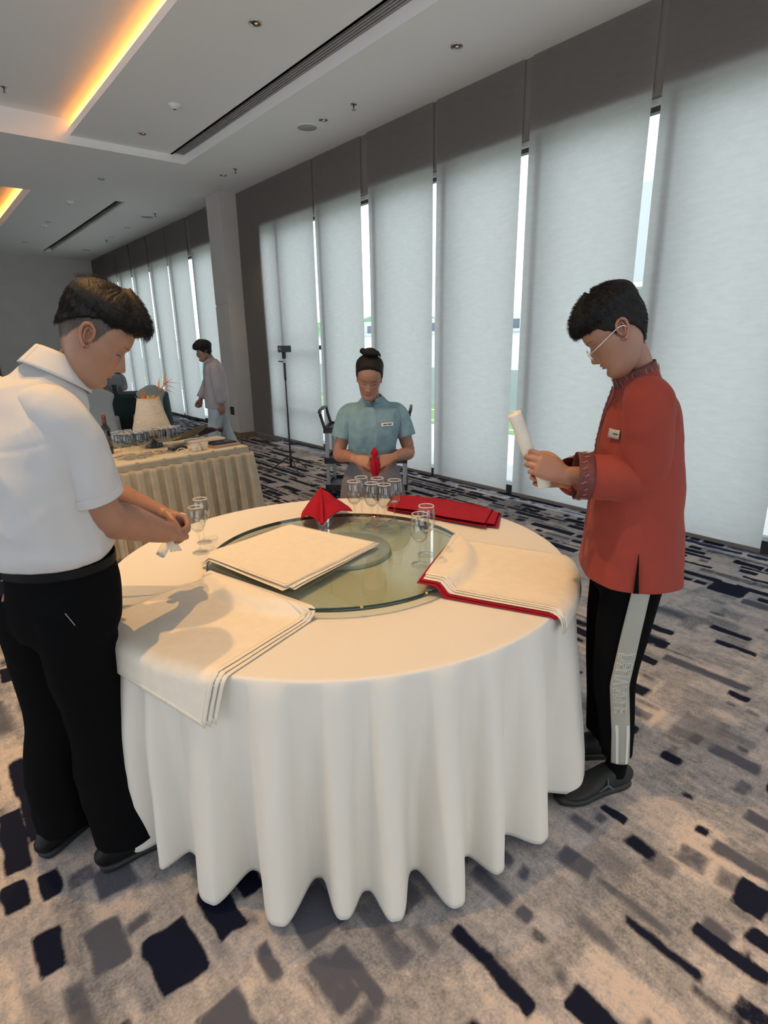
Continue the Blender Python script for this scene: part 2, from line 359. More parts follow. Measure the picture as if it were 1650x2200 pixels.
def carpet_mat():
    m = bpy.data.materials.new('patterned_carpet'); m.use_nodes = True; t = m.node_tree; b = t.nodes['Principled BSDF']; L = t.links.new; N = t.nodes.new
    a = N('ShaderNodeAttribute'); a.attribute_name = 'tint'; sp = N('ShaderNodeSeparateColor'); L(a.outputs['Color'], sp.inputs[0])
    co = N('ShaderNodeTexCoord')
    def noise(sc, det=4, ro=.6):
        n = N('ShaderNodeTexNoise'); n.inputs['Scale'].default_value = sc; n.inputs['Detail'].default_value = det; n.inputs['Roughness'].default_value = ro; L(co.outputs['Object'], n.inputs['Vector']); return n.outputs[0]
    def math_(op, x, y):
        n = N('ShaderNodeMath'); n.operation = op
        for k, q in enumerate((x, y)):
            if isinstance(q, (int, float)): n.inputs[k].default_value = q
            else: L(q, n.inputs[k])
        return n.outputs[0]
    n1 = noise(26, 5, .7); n2 = noise(120, 2, .6)
    # streaky fibre noise, stretched along the dashes
    mp_ = N('ShaderNodeMapping'); mp_.inputs['Scale'].default_value = (40, 9, 1); L(co.outputs['Object'], mp_.inputs[0])
    n3 = N('ShaderNodeTexNoise'); n3.inputs['Scale'].default_value = 1; n3.inputs['Detail'].default_value = 4; L(mp_.outputs[0], n3.inputs['Vector']); n3 = n3.outputs[0]
    mott = math_('ADD', math_('MULTIPLY', math_('SUBTRACT', n1, .5), 1.3), math_('MULTIPLY', math_('SUBTRACT', n2, .5), .9))
    tone = math_('ADD', math_('ADD', sp.outputs[1], mott), math_('MULTIPLY', math_('SUBTRACT', n3, .5), .7))
    r = N('ShaderNodeValToRGB'); L(tone, r.inputs[0]); e = r.color_ramp.elements
    e[0].position = .05; e[0].color = (.15, .155, .175, 1); e[1].position = .95; e[1].color = (.52, .45, .41, 1)
    for p, c in ((.32, (.25, .25, .26, 1)), (.55, (.33, .32, .33, 1)), (.75, (.42, .395, .39, 1))): q = e.new(p); q.color = c
    def mask(src, amt, lo, hi):
        s_ = math_('ADD', src, math_('MULTIPLY', math_('SUBTRACT', n1, .5), amt)); mr = N('ShaderNodeMapRange'); mr.interpolation_type = 'SMOOTHSTEP'
        mr.inputs[1].default_value = lo; mr.inputs[2].default_value = hi; L(s_, mr.inputs[0]); return mr.outputs[0]
    mx1 = N('ShaderNodeMix'); mx1.data_type = 'RGBA'; L(mask(sp.outputs[2], .7, .25, .80), mx1.inputs[0]); L(r.outputs[0], mx1.inputs[6]); mx1.inputs[7].default_value = (.085, .092, .12, 1)
    mx2 = N('ShaderNodeMix'); mx2.data_type = 'RGBA'; L(mask(sp.outputs[0], .62, .28, .72), mx2.inputs[0]); L(mx1.outputs[2], mx2.inputs[6]); mx2.inputs[7].default_value = (.0065, .009, .024, 1)
    L(mx2.outputs[2], b.inputs['Base Color']); b.inputs['Roughness'].default_value = .95; b.inputs['Specular IOR Level'].default_value = .15
    bp = N('ShaderNodeBump'); bp.inputs['Strength'].default_value = .35; bp.inputs['Distance'].default_value = .004; L(n2, bp.inputs['Height']); L(bp.outputs[0], b.inputs['Normal'])
    return m
v, f, c = floor_mesh()
tag(mesh('floor', v, f, carpet_mat(), colors=c), 'patterned carpet of navy dashes on mottled grey and beige', kind='structure')

mb = MB()
ZC, ZM, ZT = 3.91, 4.0, 4.17
mb.box((3.44, -5, ZC), (5.1, 18.7, 4.3)); mb.box((-8, 8.32, ZC), (3.44, 10.95, 4.3)); mb.box((-8, 17.3, ZC), (3.44, 18.7, 4.3))
mb.box((2.07, 10.95, ZC), (3.30, 17.3, ZC + .03)); mb.box((3.30, 10.95, 4.03), (3.44, 17.3, 4.3)); mb.box((2.07, 10.95, 4.24), (3.30, 17.3, 4.3))
mb.box((2.09, -5, ZM), (3.28, 8.32, ZM + .03)); mb.box((3.28, -5, 4.12), (3.44, 8.32, 4.3)); mb.box((2.09, -5, 4.26), (3.28, 8.32, 4.3))
mb.box((2.06, -5, ZM), (2.09, 8.32, ZM + .075)); mb.box((2.04, 10.95, ZC), (2.07, 17.3, ZC + .13))
mb.box((-8, -5, ZT), (3.28, 8.32, 4.3)); mb.box((-8, 10.95, ZT), (3.30, 17.3, 4.3))
mb.box((3.27, 10.95, ZC), (3.30, 17.3, 4.3)); mb.box((3.25, -5, ZM), (3.28, 8.32, 4.3))  # unseen upright panels added to stop cove light leaking into the slots
tag(mb.obj('ceiling', M_ceil), 'pale plaster ceiling with stepped tray and glowing cove', kind='structure')

# linear slot diffusers
M_slot = mat('diffuser_grey', (.42, .40, .38), .5); M_slotd = mat('diffuser_dark', (.13, .125, .12), .6)
r = root('slot_diffuser', (3.36, 2.0, 4.0), 'long slatted linear air diffuser in the tray edge overhead', 'air vent')
MB().box((3.285, -4.9, 4.06), (3.435, 8.30, 4.10)).obj('backing', M_slotd, r)
for k in range(5): MB().box((3.288 + k * .031, -4.9, 4.012), (3.300 + k * .031, 8.30, 4.055)).obj('slat', M_slot, r)
r = root('slot_diffuser', (3.37, 14, 3.93), 'short recessed linear air slot beyond the second ceiling tray corner', 'air vent')
for k in range(4): MB().box((3.312 + k * .033, 11.1, 3.97), (3.322 + k * .033, 17.2, 4.02)).obj('slat', M_slot, r)

# far wall, column, window wall
mb = MB(); mb.box((-8.15, -5, 3.1), (-8, 18.75, 4.3)); mb.box((-8.15, 9, 0), (-8, 18.75, 3.1)); mb.box((-8.15, -5, 0), (-8, -3, 3.1)); tag(mb.obj('wall_left_unseen', M_wall), kind='structure')  # unseen wall added to dim the room, its opening lets skylight in
mb = MB(); mb.box((-8, -5.15, 0), (-5, -5, 4.3)); mb.box((3, -5.15, 0), (5.1, -5, 4.3)); mb.box((-5, -5.15, 2.9), (3, -5, 4.3)); tag(mb.obj('wall_front_unseen', M_wall), kind='structure')  # unseen wall behind the camera, added to cut skylight; opening shaped for light
mb = MB(); mb.box((-8, 18.6, 0), (4.78, 18.75, 2.27)); mb.box((-8, 18.6, 2.285), (4.78, 18.75, 3.92)); mb.box((-8, 18.61, 2.2), (4.78, 18.75, 2.3))
tag(mb.obj('wall_back', M_wall), kind='structure')
tag(MB().box((-8, 18.57, 0), (4.5, 18.6, .1)).obj('baseboard_back', M_wood), kind='structure')
M_door = mat('brown_door', (.11, .075, .05), .5, noise=(4, .1))
r = root('door_1', (1.2, 18.58, 0), 'brown door in the far wall behind the man in white', None); r['kind'] = 'structure'
MB().box((.3, 18.55, 0), (2.0, 18.60, 2.25)).obj('door_leaf', M_door, r); MB().box((1.9, 18.5, .95), (1.93, 18.56, 1.25)).obj('door_handle', M_slot, r)
mb = MB(); mb.box((4.37, 9.37, .0), (4.8, 9.88, 2.222)); mb.box((4.37, 9.37, 2.25), (4.8, 9.88, 3.92)); mb.box((4.38, 9.38, 2.2), (4.79, 9.87, 2.3))
tag(mb.obj('wall_column', mat('column_wallcovering', (.50, .46, .42), .85, noise=(3, .04), bump=(300, .15, .001))), kind='structure')
tag(MB().box((4.355, 9.355, 0), (4.72, 9.895, .10)).obj('baseboard_column', M_wood), kind='structure')
M_frame = mat('dark_window_frame', (.06, .065, .07), .45); M_white = mat('white_enamel', (.8, .8, .78), .5)
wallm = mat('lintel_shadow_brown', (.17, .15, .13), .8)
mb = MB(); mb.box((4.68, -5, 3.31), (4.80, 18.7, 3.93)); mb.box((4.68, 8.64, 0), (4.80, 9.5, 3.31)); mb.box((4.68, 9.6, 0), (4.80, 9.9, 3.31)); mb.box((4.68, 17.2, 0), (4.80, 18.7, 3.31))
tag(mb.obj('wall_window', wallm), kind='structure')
BAYS = [(-5, 8.62), (9.9, 17.2)]
wn = 1
M_glass = bpy.data.materials.new('window_glass'); M_glass.use_nodes = True; t = M_glass.node_tree; t.nodes.clear()
o_ = t.nodes.new('ShaderNodeOutputMaterial'); tr = t.nodes.new('ShaderNodeBsdfTransparent'); gl = t.nodes.new('ShaderNodeBsdfGlossy'); mx = t.nodes.new('ShaderNodeMixShader')
tr.inputs[0].default_value = (.975, .985, .98, 1); gl.inputs['Roughness'].default_value = .02; mx.inputs[0].default_value = .05
t.links.new(tr.outputs[0], mx.inputs[1]); t.links.new(gl.outputs[0], mx.inputs[2]); t.links.new(mx.outputs[0], o_.inputs[0])
for (a, b_) in BAYS:
    w_ = root('window_%d' % wn, (4.85, a, 0), 'dark framed floor to ceiling glazing behind the roller blinds', None); w_['kind'] = 'structure'; wn += 1
    MB().box((4.76, a, 3.27), (4.84, b_, 3.31)).obj('head_panel', M_white, w_)
    MB().box((4.80, a, 3.235), (4.86, b_, 3.27)).obj('head_frame', M_frame, w_)
    MB().box((4.80, a, 0.0), (4.90, b_, .10)).obj('sill_frame', M_frame, w_)
    MB().box((4.842, a, .1), (4.850, b_, 3.24)).obj('pane', M_glass, w_)
    y = 11.36 - 1.165 if a > 0 else 1.17 - 1.165 * 5
    while y < b_:
        if y > a: MB().box((4.70, y - .045, .0), (4.88, y + .045, 3.24)).obj('mullion', M_frame, w_)
        y += 1.165
    if a < 0:
        for zz in (.62, 1.5): MB().box((4.80, 7.16, zz), (4.88, 8.6, zz + .06)).obj('transom', M_frame, w_)

# roller blinds
M_blind = bpy.data.materials.new('blind_fabric'); M_blind.use_nodes = True; t = M_blind.node_tree; t.nodes.clear(); L = t.links.new
o_ = t.nodes.new('ShaderNodeOutputMaterial'); df = t.nodes.new('ShaderNodeBsdfDiffuse'); tl = t.nodes.new('ShaderNodeBsdfTranslucent'); ad = t.nodes.new('ShaderNodeMixShader')
co = t.nodes.new('ShaderNodeTexCoord'); n1 = t.nodes.new('ShaderNodeTexNoise'); n1.inputs['Scale'].default_value = 14; n1.inputs['Detail'].default_value = 8; n1.inputs['Roughness'].default_value = .75
mp_ = t.nodes.new('ShaderNodeMapping'); mp_.inputs['Scale'].default_value = (1, .5, 2.2); L(co.outputs['Object'], mp_.inputs[0]); L(mp_.outputs[0], n1.inputs['Vector'])
rp = t.nodes.new('ShaderNodeValToRGB'); rp.color_ramp.elements[0].position = .3; rp.color_ramp.elements[0].color = (.53, .525, .50, 1); rp.color_ramp.elements[1].position = .7; rp.color_ramp.elements[1].color = (.63, .62, .595, 1)
L(n1.outputs[0], rp.inputs[0]); L(rp.outputs[0], tl.inputs[0]); df.inputs[0].default_value = (.44, .395, .36, 1)
ad.inputs[0].default_value = .74; L(df.outputs[0], ad.inputs[1]); L(tl.outputs[0], ad.inputs[2]); L(ad.outputs[0], o_.inputs[0])
M_hem = mat('hem_rail', (.20, .17, .145), .6)
EDGES = [(-1.06, .02), (.11, 1.245), (1.31, 2.435), (2.51, 3.605), (3.69, 4.77), (4.82, 5.92), (6.06, 7.085), (7.13, 9.36),
         (9.90, 11.40), (11.57, 12.67), (12.70, 13.83), (13.90, 15.10), (15.17, 16.3), (16.33, 17.5), (17.52, 18.58)]
NAMES = ['roller blind out past the right picture edge behind the coral tunic', 'wide grey roller blind at the right picture edge', 'grey roller blind directly behind the man in coral tunic',
         'grey roller blind behind the raised rolled napkin', 'grey roller blind right of the seated looking woman, behind the red napkins', 'grey roller blind directly behind the woman in pale blue',
         'grey roller blind just left of the woman in pale blue', 'grey roller blind behind the phone tripod, next to the column', 'grey roller blind just beyond the column, behind the walking man',
         'far roller blind behind the orange flower', 'far roller blind second beyond the orange flower', 'far roller blind behind the bent head of the man in white', 'far roller blind nearly hidden by the dark hair', 'far roller blind hidden behind the man in white, second from far wall', 'roller blind against the far wall']
NAMES[4] = 'grey roller blind right of the woman, behind the red napkin stack'
for k, (a, b_) in enumerate(EDGES):
    zb = [.06, .05, .05, .05, .05, .05, .10, .075][k] if k < 8 else .08
    if k == 6: zb = .05
    r = root('roller_blind', (WX, (a + b_) / 2, zb), NAMES[k], 'blind', 'roller blinds along the window wall')
    ph = k * 1.7
    def fn(u, w2, a=a, b_=b_, zb=zb, ph=ph): 
        y = a + (b_ - a) * u; return np.c_[WX + .006 * np.sin(u * 5 + ph) * (1 - w2) + .003 * np.sin(w2 * 9 + ph), y, zb + .03 + (3.905 - zb - .03) * w2]
    v, f = sheet(fn, 14, 24); solid(mesh('fabric', v, f, M_blind, r), .0015, 0).modifiers.clear()
    MB().box((WX - .012, a, zb), (WX + .012, b_, zb + .032), bev=.004).obj('hem_rail', M_hem, r)

# ------------------------------------------------------------------ ceiling fittings
M_chrome = mat('chrome', (.55, .5, .45), .25, metal=1); M_dark = mat('dark_brown_ring', (.06, .035, .025), .4); M_lamp = mat('lamp_face', (.3, .2, .12), .4, emit=(1, .7, .4, .35))
def downlight(x, y, z, label):
    r = root('downlight', (x, y, z), label, 'ceiling light', 'recessed downlights')
    MB().lathe([(.050, -.001), (.050, -.006), (.043, -.008), (.036, -.004), (.033, -.001)], (x, y, z)).obj('ring', M_chrome, r, True)
    MB().lathe([(.0, -.002), (.034, -.002), (.033, .0)], (x, y, z)).obj('baffle', M_dark, r, True)
    MB().lathe([(.0, -.0045), (.012, -.0045), (.014, -.002)], (x + .008, y, z)).obj('bulb', M_lamp, r, True)
for x, y, z, l in [(2.65, 4.75, 4.0, 'downlight left of the long diffuser, nearest the picture top'), (4.02, 3.9, ZC, 'downlight right of the diffuser, nearest the blinds'),
                   (4.04, 5.9, ZC, 'downlight beside the round ceiling speaker'), (2.72, 7.75, 4.0, 'downlight near the corner of the tray'), (4.06, 8.5, ZC, 'downlight above the column'),
                   (2.73, 9.68, ZC, 'small downlight on the ceiling bridge between trays'), (4.09, 13.16, ZC, 'far downlight beyond the column by the blinds'), (4.14, 14.49, ZC, 'farther downlight beyond the column by the blinds'),
                   (2.69, 13.4, ZC, 'far downlight left of the second slot'), (2.71, 16.15, ZC, 'farthest downlight left of the second slot')]:
    downlight(x, y, z, l)
def sprinkler(x, y, z, label):
    r = root('sprinkler', (x, y, z), label, 'sprinkler', 'ceiling sprinklers')
    MB().lathe([(.0, -.004), (.03, -.004), (.032, 0)], (x, y, z)).obj('escutcheon', M_chrome, r, True)
    MB().lathe([(.0, -.045), (.006, -.045), (.007, -.02), (.012, -.006), (.0, -.002)], (x, y, z)).obj('stem', M_dark, r, True)
    MB().lathe([(.0, -.052), (.02, -.052), (.02, -.048), (.0, -.047)], (x, y, z)).obj('deflector', M_chrome, r, True)
for x, y, z, l in [(4.05, 5.36, ZC, 'sprinkler above the round ceiling speaker'), (4.07, 8.13, ZC, 'sprinkler above the column corner'), (4.11, 11.55, ZC, 'sprinkler on the far strip beyond the column'),
                   (4.13, 14.9, ZC, 'farthest sprinkler beyond the column'), (1.36, 7.75, ZT, 'sprinkler inside the lit tray at left')]:
    sprinkler(x, y, z, l)
def detector(x, y, z, label):
    r = root('smoke_detector', (x, y, z), label, 'smoke detector')
    MB().lathe([(0, -.04), (.035, -.038), (.045, -.02), (.06, -.012), (.065, 0)], (x, y, z)).obj('housing', M_white, r, True)
    MB().lathe([(0, -.043), (.012, -.043), (.014, -.038)], (x, y, z)).obj('sensor', M_dark, r, True)
detector(2.72, 6.7, 4.0, 'white smoke detector between cove and long diffuser'); detector(2.67, 11.41, ZC, 'small white smoke detector left of the second slot'); detector(2.7, 13.8, ZC, 'white smoke detector beside the second tray')
def cspeaker(x, y, label):
    r = root('ceiling_speaker', (x, y, ZC), label, 'speaker')
    MB().lathe([(.105, -.001), (.11, -.008), (.12, -.006), (.122, 0)], (x, y, ZC), 40).obj('rim', M_white, r, True)
    MB().lathe([(0, -.006), (.105, -.006), (.107, -.002)], (x, y, ZC), 40).obj('grille', mat('grille', (.42, .41, .39), .7, bump=(900, .5, .002)), r, True)
cspeaker(4.02, 6.19, 'round ceiling speaker near the blinds'); cspeaker(4.08, 11.9, 'round ceiling speaker beyond the column'); cspeaker(4.08, 16.6, 'farthest round ceiling speaker')

# wall socket on the column
r = root('socket_plate', (4.364, 9.59, .42), 'dark brown socket plate low on the column', 'socket')
MB().box((4.358, 9.52, .40), (4.37, 9.66, .54), bev=.003).obj('plate', mat('brown_plate', (.05, .03, .025), .4), r)
MB().box((4.354, 9.56, .44), (4.359, 9.62, .50), bev=.001).obj('insert', M_dark, r)

# ------------------------------------------------------------------ outdoors
M_pave = mat('pale_paving', (.62, .63, .60), .8, noise=(1.2, .06)); M_grass = mat('sports_turf', (.20, .33, .12), .9, noise=(2, .1)); M_line = mat('white_line', (.85, .87, .85), .7)
M_bld = mat('pale_render', (.55, .58, .57), .8, noise=(.3, .05)); M_bwin = mat('building_glass', (.10, .13, .16), .2); M_low = mat('white_wall', (.8, .82, .78), .8)
M_hill = mat('green_hills', (.13, .26, .13), .95, noise=(.05, .4)); M_gr = mat('grey_render', (.36, .42, .42), .8)  # plain grey, shared by terrace wall, nearer panes and a badge mark
tag(MB().box((5.12, -30, -1.3), (200, 160, -1.0)).obj('outdoor_ground', M_pave), 'pale paved ground outside the windows', kind='structure')
tag(MB().box((4.92, -30, -1.3), (6.2, 60, -.05)).obj('outdoor_ledge', M_pave), kind='structure')
tag(MB().box((13, -10, -1.0), (17.3, 60, -.98)).obj('lawn', M_grass), 'green sports turf seen through the blind gaps', 'lawn')
for xx, l in ((13.5, 'nearer white line on the turf'), (15.6, 'farther white line on the turf')): tag(MB().box((xx, -10, -.98), (xx + .12, 60, -.972)).obj('court_line', M_line), l, 'line')
r = root('garden_wall', (22.5, 35, -1), 'long pale low building wall beyond the turf', 'wall'); MB().box((22, -10, -1.0), (23, 80, 1.93)).obj('wall_face', M_low, r); MB().box((21.9, -10, 1.93), (23.1, 80, 2.0)).obj('coping', M_bld, r)
tag(MB().box((17.5, -10, -1.0), (17.8, 80, .5)).obj('terrace_wall', M_gr), 'grey terrace wall behind the turf', 'wall')
def hills():
    def fn(u, w2): 
        y = -100 + 400 * u; h = (10 + 3 * np.sin(u * 17) + 2 * np.sin(u * 41 + 1)) ; return np.c_[150 + 40 * w2, y, -2 + (h + 4) * np.sin(w2 * PI / 2 + .02)]
    v, f = sheet(fn, 80, 8); return tag(mesh('hills', v, f, M_hill), 'green hills on the horizon', kind='structure')
hills()
def apartment(x, y0, y1, z1, label, bay, fl, par):
    r = root('apartment_building', (x, (y0 + y1) / 2, -1), label, 'building'); MB().box((x, y0, -1), (x + 10, y1, z1)).obj('wall', M_bld, r)
    nf = int((z1 + 1) // fl); nb = int((y1 - y0) // bay)
    for i in range(nf):
        zz = -1 + i * fl
        MB().box((x - 1.1, y0, zz), (x, y1, zz + .18)).obj('balcony_slab', M_low, r)
        MB().box((x - 1.12, y0, zz + .18), (x - 1.06, y1, zz + fl * .36)).obj('balcony_parapet', par, r)
        for j in range(nb):
            yy = y0 + (j + .5) * bay; f_ = MB().box((x - .04, yy - bay * .32, zz + .3), (x, yy + bay * .32, zz + fl * .86)).obj('window_frame', M_low, r)
            MB().box((x - .06, yy - bay * .28, zz + .4), (x - .03, yy + bay * .28, zz + fl * .82)).obj('pane', M_bwin if x > 40 else M_gr, f_)
apartment(70, 40, 100, 5.2, 'distant apartment block behind the pale wall', 3.4, 3.0, M_bld); apartment(20.5, -4, 12.6, 6.6, 'nearer pale apartment block with balconies', 2.4, 2.1, M_bld)
# ------------------------------------------------------------------ main round table
TC = V(1.24, 1.81); TR = .90; TZ = .76
M_cloth = mat('cream_tablecloth', (.70, .665, .59), .75, crease=(3.5, .006, (1, 1, .5)), bump=(420, .12, .001), sheen=.2)
M_nap = mat('cream_napkin', (.74, .68, .57), .8, crease=(7, .003, (1, 1, 1)), noise=(30, .03), bump=(600, .15, .001))
M_red = mat('crimson_napkin', (.31, .005, .018), .8, noise=(20, .08), bump=(500, .15, .001), spec=.2)
M_steel = mat('steel_tube', (.5, .5, .5), .3, metal=1)
r = root('round_table', (TC[0], TC[1], 0), 'large round banquet table hidden under the cream cloth', 'table')
MB().lathe([(0, .725), (.885, .725), (.89, .735), (.885, .748), (0, .748)], (TC[0], TC[1], 0), 64).obj('table_top', mat('plywood', (.35, .24, .14), .6), r, True)
for k in range(4):
    a = PI / 4 + k * PI / 2; p = TC + .55 * V(math.cos(a), math.sin(a)); MB().tube([(p[0], p[1], .01), (p[0], p[1], .72)], .018, n=10, sub=1, cap='flat').obj('leg', M_steel, r, True)
# angle (deg) -> hem radius of the drape, traced folds on the side facing the doorway
FOLD = [(-180, .93), (-171, .985), (-166, .89), (-163, .968), (-160, .885), (-149.7, .985), (-145, .865), (-137, 1.0), (-131.5, .858), (-126.4, .975), (-122.2, .905), (-118, .998),
        (-112.5, .872), (-107.5, 1.012), (-101.5, .895), (-97.5, .985), (-92, .90), (-85.5, .992), (-78, .885), (-67.5, 1.01), (-58, .89), (-47, .99), (-36, .88), (-24, .985), (-13, .89), (0, .99), (12, .885), (24, .985), (36, .88),
        (49, .99), (61, .885), (73, .985), (85, .88), (98, .99), (110, .885), (122, .985), (134, .885), (146, .98), (157, .89), (168, .975), (180, .93)]
fa = np.array(FOLD)
def hem_r(a):
    a = (np.degrees(a) + 180) % 360 - 180; i = np.clip(np.searchsorted(fa[:, 0], a) - 1, 0, len(fa) - 2)
    t = (a - fa[i, 0]) / (fa[i + 1, 0] - fa[i, 0]); up_ = fa[i + 1, 1] > fa[i, 1]; q_ = np.where(up_, t, 1 - t); q_ = np.clip(q_ * 1.04, 0, 1); q_ = q_ ** 3 * (q_ * (q_ * 6 - 15) + 10); t = np.where(up_, q_, 1 - q_); return fa[i, 1] + (fa[i + 1, 1] - fa[i, 1]) * t
def tablecloth():
    na = 900; A = np.arange(na) * 2 * PI / na - PI; rows = []
    for rr in np.r_[0.02, np.linspace(.1, .88, 14), .893]: rows.append(np.c_[rr * np.cos(A), rr * np.sin(A), np.full(na, TZ + 0.0)])
    for k in (20, 45, 70): rows.append(np.c_[(.893 + .009 * math.sin(math.radians(k))) * np.cos(A), (.893 + .009 * math.sin(math.radians(k))) * np.sin(A), np.full(na, TZ - .009 * (1 - math.cos(math.radians(k))))])
    nr = 46; hr = hem_r(A); rng = np.random.RandomState(3)
    for k in range(nr):
        t = (k + .5) / (nr - .5); g = t ** .66
        # folds gather sideways: angles lean in towards the crests lower down
        conv = np.clip((hr - .93) / .06, -1, 1)
        g2 = np.where(hr > .93, g, t ** 1.05)
        z = TZ - .010 - (TZ - .042) * t
        wr = .006 * fbm(np.c_[np.cos(A) * 4, np.sin(A) * 4, np.full(na, z * 2.2)], 3) * min(1, t * 5) 
        dr = .003 * np.sin(A * 9 + t * 7) * t
        rad = .902 + (hr - .902) * g2 + wr + dr
        z_ = z + (.012 * (1 - conv) * t)
        rows.append(np.c_[rad * np.cos(A), rad * np.sin(A), z_ if np.ndim(z_) else np.full(na, z_)])
    v = np.concatenate(rows); v[:, :2] += TC; m = len(rows); f = []
    a = np.arange(na); b = (a + 1) % na
    F_ = np.concatenate([np.stack([i * na + a, (i + 1) * na + a, (i + 1) * na + b, i * na + b], 1) for i in range(m - 1)]).tolist() + [list(range(na))]
    o = mesh('tablecloth', v, F_, M_cloth); solid(o, .0015, 0); return o
tag(tablecloth(), 'cream floor length tablecloth on the big round table, falling in deep folds', 'tablecloth')

GR = .52
def ztop(x, y):
    d = np.hypot(x - 1.22, y - 1.782); return TZ + .0365 * np.clip((GR + .022 - d) / .030, 0, 1)
def drape(P, h=.002, flare=.012):
    """lay flat world xy points on the table: up over the turntable, down over the rim"""
    x, y = P[:, 0], P[:, 1]; dx, dy = x - TC[0], y - TC[1]; d = np.hypot(dx, dy); over = np.maximum(d - .905, 0); k = np.where(d > .905, 1, 0)
    rad = np.where(d > .905, .905 + flare * np.sin(np.minimum(over / .02, 1) * PI / 2) + over * .10, d)
    z = np.where(d > .905, TZ - np.maximum(over - .004, 0) * .985, ztop(x, y)) + h * (1 - k)
    rad = rad + h * k
    return np.c_[TC[0] + dx / d * rad, TC[1] + dy / d * rad, z]
def napkin(name, c4, h, label, group, m, wav=.002, seed=0, hem=True, cat='napkin', curl=0):
    c4 = np.array(c4, float)
    def fn(u, w2):
        p = (c4[0] * ((1 - u) * (1 - w2))[:, None] + c4[1] * (u * (1 - w2))[:, None] + c4[2] * (u * w2)[:, None] + c4[3] * ((1 - u) * w2)[:, None])
        q = drape(p, h)
        e = np.minimum(np.minimum(u, 1 - u), np.minimum(w2, 1 - w2))
        n_ = fbm(np.c_[p * 5 + seed * 3.1, np.full(len(p), seed)], 2)
        q[:, 2] += wav * (.5 + .5 * n_) + curl * np.exp(-(e / .04) ** 2) * (.5 + .5 * n_)
        q[:, 2] += np.where((e < .035), .0012, 0) if hem else 0
        return q
    v, f = sheet(fn, 34, 34); c0 = v.mean(0)
    r = root(name, (float(c0[0]), float(c0[1]), float(v[:, 2].min())), label, cat, group)
    o = mesh('cloth', v, f, m, r); solid(o, .0012, 1)
    # stitched hem as a raised band
    hb = MB(); t = np.linspace(0, 1, 30)
    for (a, b) in ((0, 1), (1, 2), (2, 3), (3, 0)):
        ce = c4.mean(0); pa = c4[a] + (c4[b] - c4[a]) * t[:, None]; pb = pa + (ce - pa) * .055
        q1 = drape(pa, h); q2 = drape(pb, h)
        for q, p in ((q1, pa), (q2, pb)): q[:, 2] += wav * (.5 + .5 * fbm(np.c_[p * 5 + seed * 3.1, np.full(len(p), seed)], 2)) + .0026
        hb.add(np.concatenate([q1, q2]), [(i, i + 1, i + 31, i + 30) for i in range(29)])
    ho = hb.obj('hem', m, r, True); solid(ho, .0006, 1)
    return r
def jit(c4, dx, dy, rot):
    c4 = np.array(c4, float); c = c4.mean(0); d = c4 - c; a = math.radians(rot); R_ = np.array([[math.cos(a), -math.sin(a)], [math.sin(a), math.cos(a)]]); return d @ R_.T + c + V(dx, dy)
C1 = [(.755, 2.068), (.855, 1.585), (1.356, 1.725), (1.218, 2.171)]
for k, (dx, dy, ro) in enumerate([(.010, -.014, 2.2), (-.008, -.010, -1.4), (.012, -.010, 1.0), (.004, .000, -.8), (0, .004, 0)]):
    napkin('napkin', jit(C1, dx, dy, ro), .001 + k * .0028, ['lowest cream napkin of the pile on the glass turntable', 'second lowest cream napkin of the pile on the glass turntable', 'middle cream napkin of the pile on the glass turntable',
           'cream napkin just under the top one on the glass turntable', 'topmost cream napkin lying flat on the glass turntable'][k], 'cream napkins piled on the turntable', M_nap, .004, 1, curl=.002)
C2 = [(.713, 1.955), (.833, 1.418), (.335, 1.255), (.215, 1.80)]
for k, (dx, dy, ro) in enumerate([(.022, -.018, 1.5), (.010, -.010, .6), (0, 0, 0)]):
    napkin('napkin', jit(C2, dx, dy, ro), .002 + k * .0036, ['lowest cream napkin hanging over the table edge by the man in white', 'middle cream napkin hanging over the table edge by the man in white',
           'top cream napkin hanging over the table edge by the man in white'][k], 'cream napkins hanging over the table edge', M_nap, .003, 10, curl=.002)
C3 = [(1.262, 1.335), (1.470, .862), (1.905, 1.09), (1.688, 1.59)]
for k, (dx, dy, ro, m_, l) in enumerate([(-.020, -.012, .4, M_red, 'lowest red napkin under the cream pile beside the man in coral'), (-.006, -.016, -1.2, M_red, 'red napkin showing just below the cream pile beside the man in coral'),
        (-.010, .0, .9, M_nap, 'lower cream napkin on the red ones beside the man in coral'), (.004, .002, .0, M_nap, 'middle cream napkin of the pile beside the man in coral'), (.012, .008, -.6, M_nap, 'top cream napkin of the pile beside the man in coral')]):
    napkin('napkin', jit(C3 if m_ is M_nap else [(1.240, 1.345), (1.436, .925), (1.80, 1.12), (1.672, 1.592)], dx, dy, ro), .002 + k * .0032, l, 'napkins piled beside the man in coral', m_, .004, 20, curl=.002)
C4 = [(2.045, 2.36), (2.17, 1.76), (1.955, 1.62), (1.80, 2.16)]
for k, (dx, dy, ro) in enumerate([(0, -.02, 3), (-.02, .01, -2), (.01, 0, 1), (-.01, .03, -1)]):
    napkin('napkin', jit(np.array(C4), dx, dy, ro), .003 + k * .006, ['lowest red napkin of the far pile near the woman', 'second red napkin of the far pile near the woman', 'third red napkin of the far pile near the woman', 'topmost red napkin of the far pile near the woman'][k],
           'red napkins in the far pile', M_red, .006, 30, curl=.003)

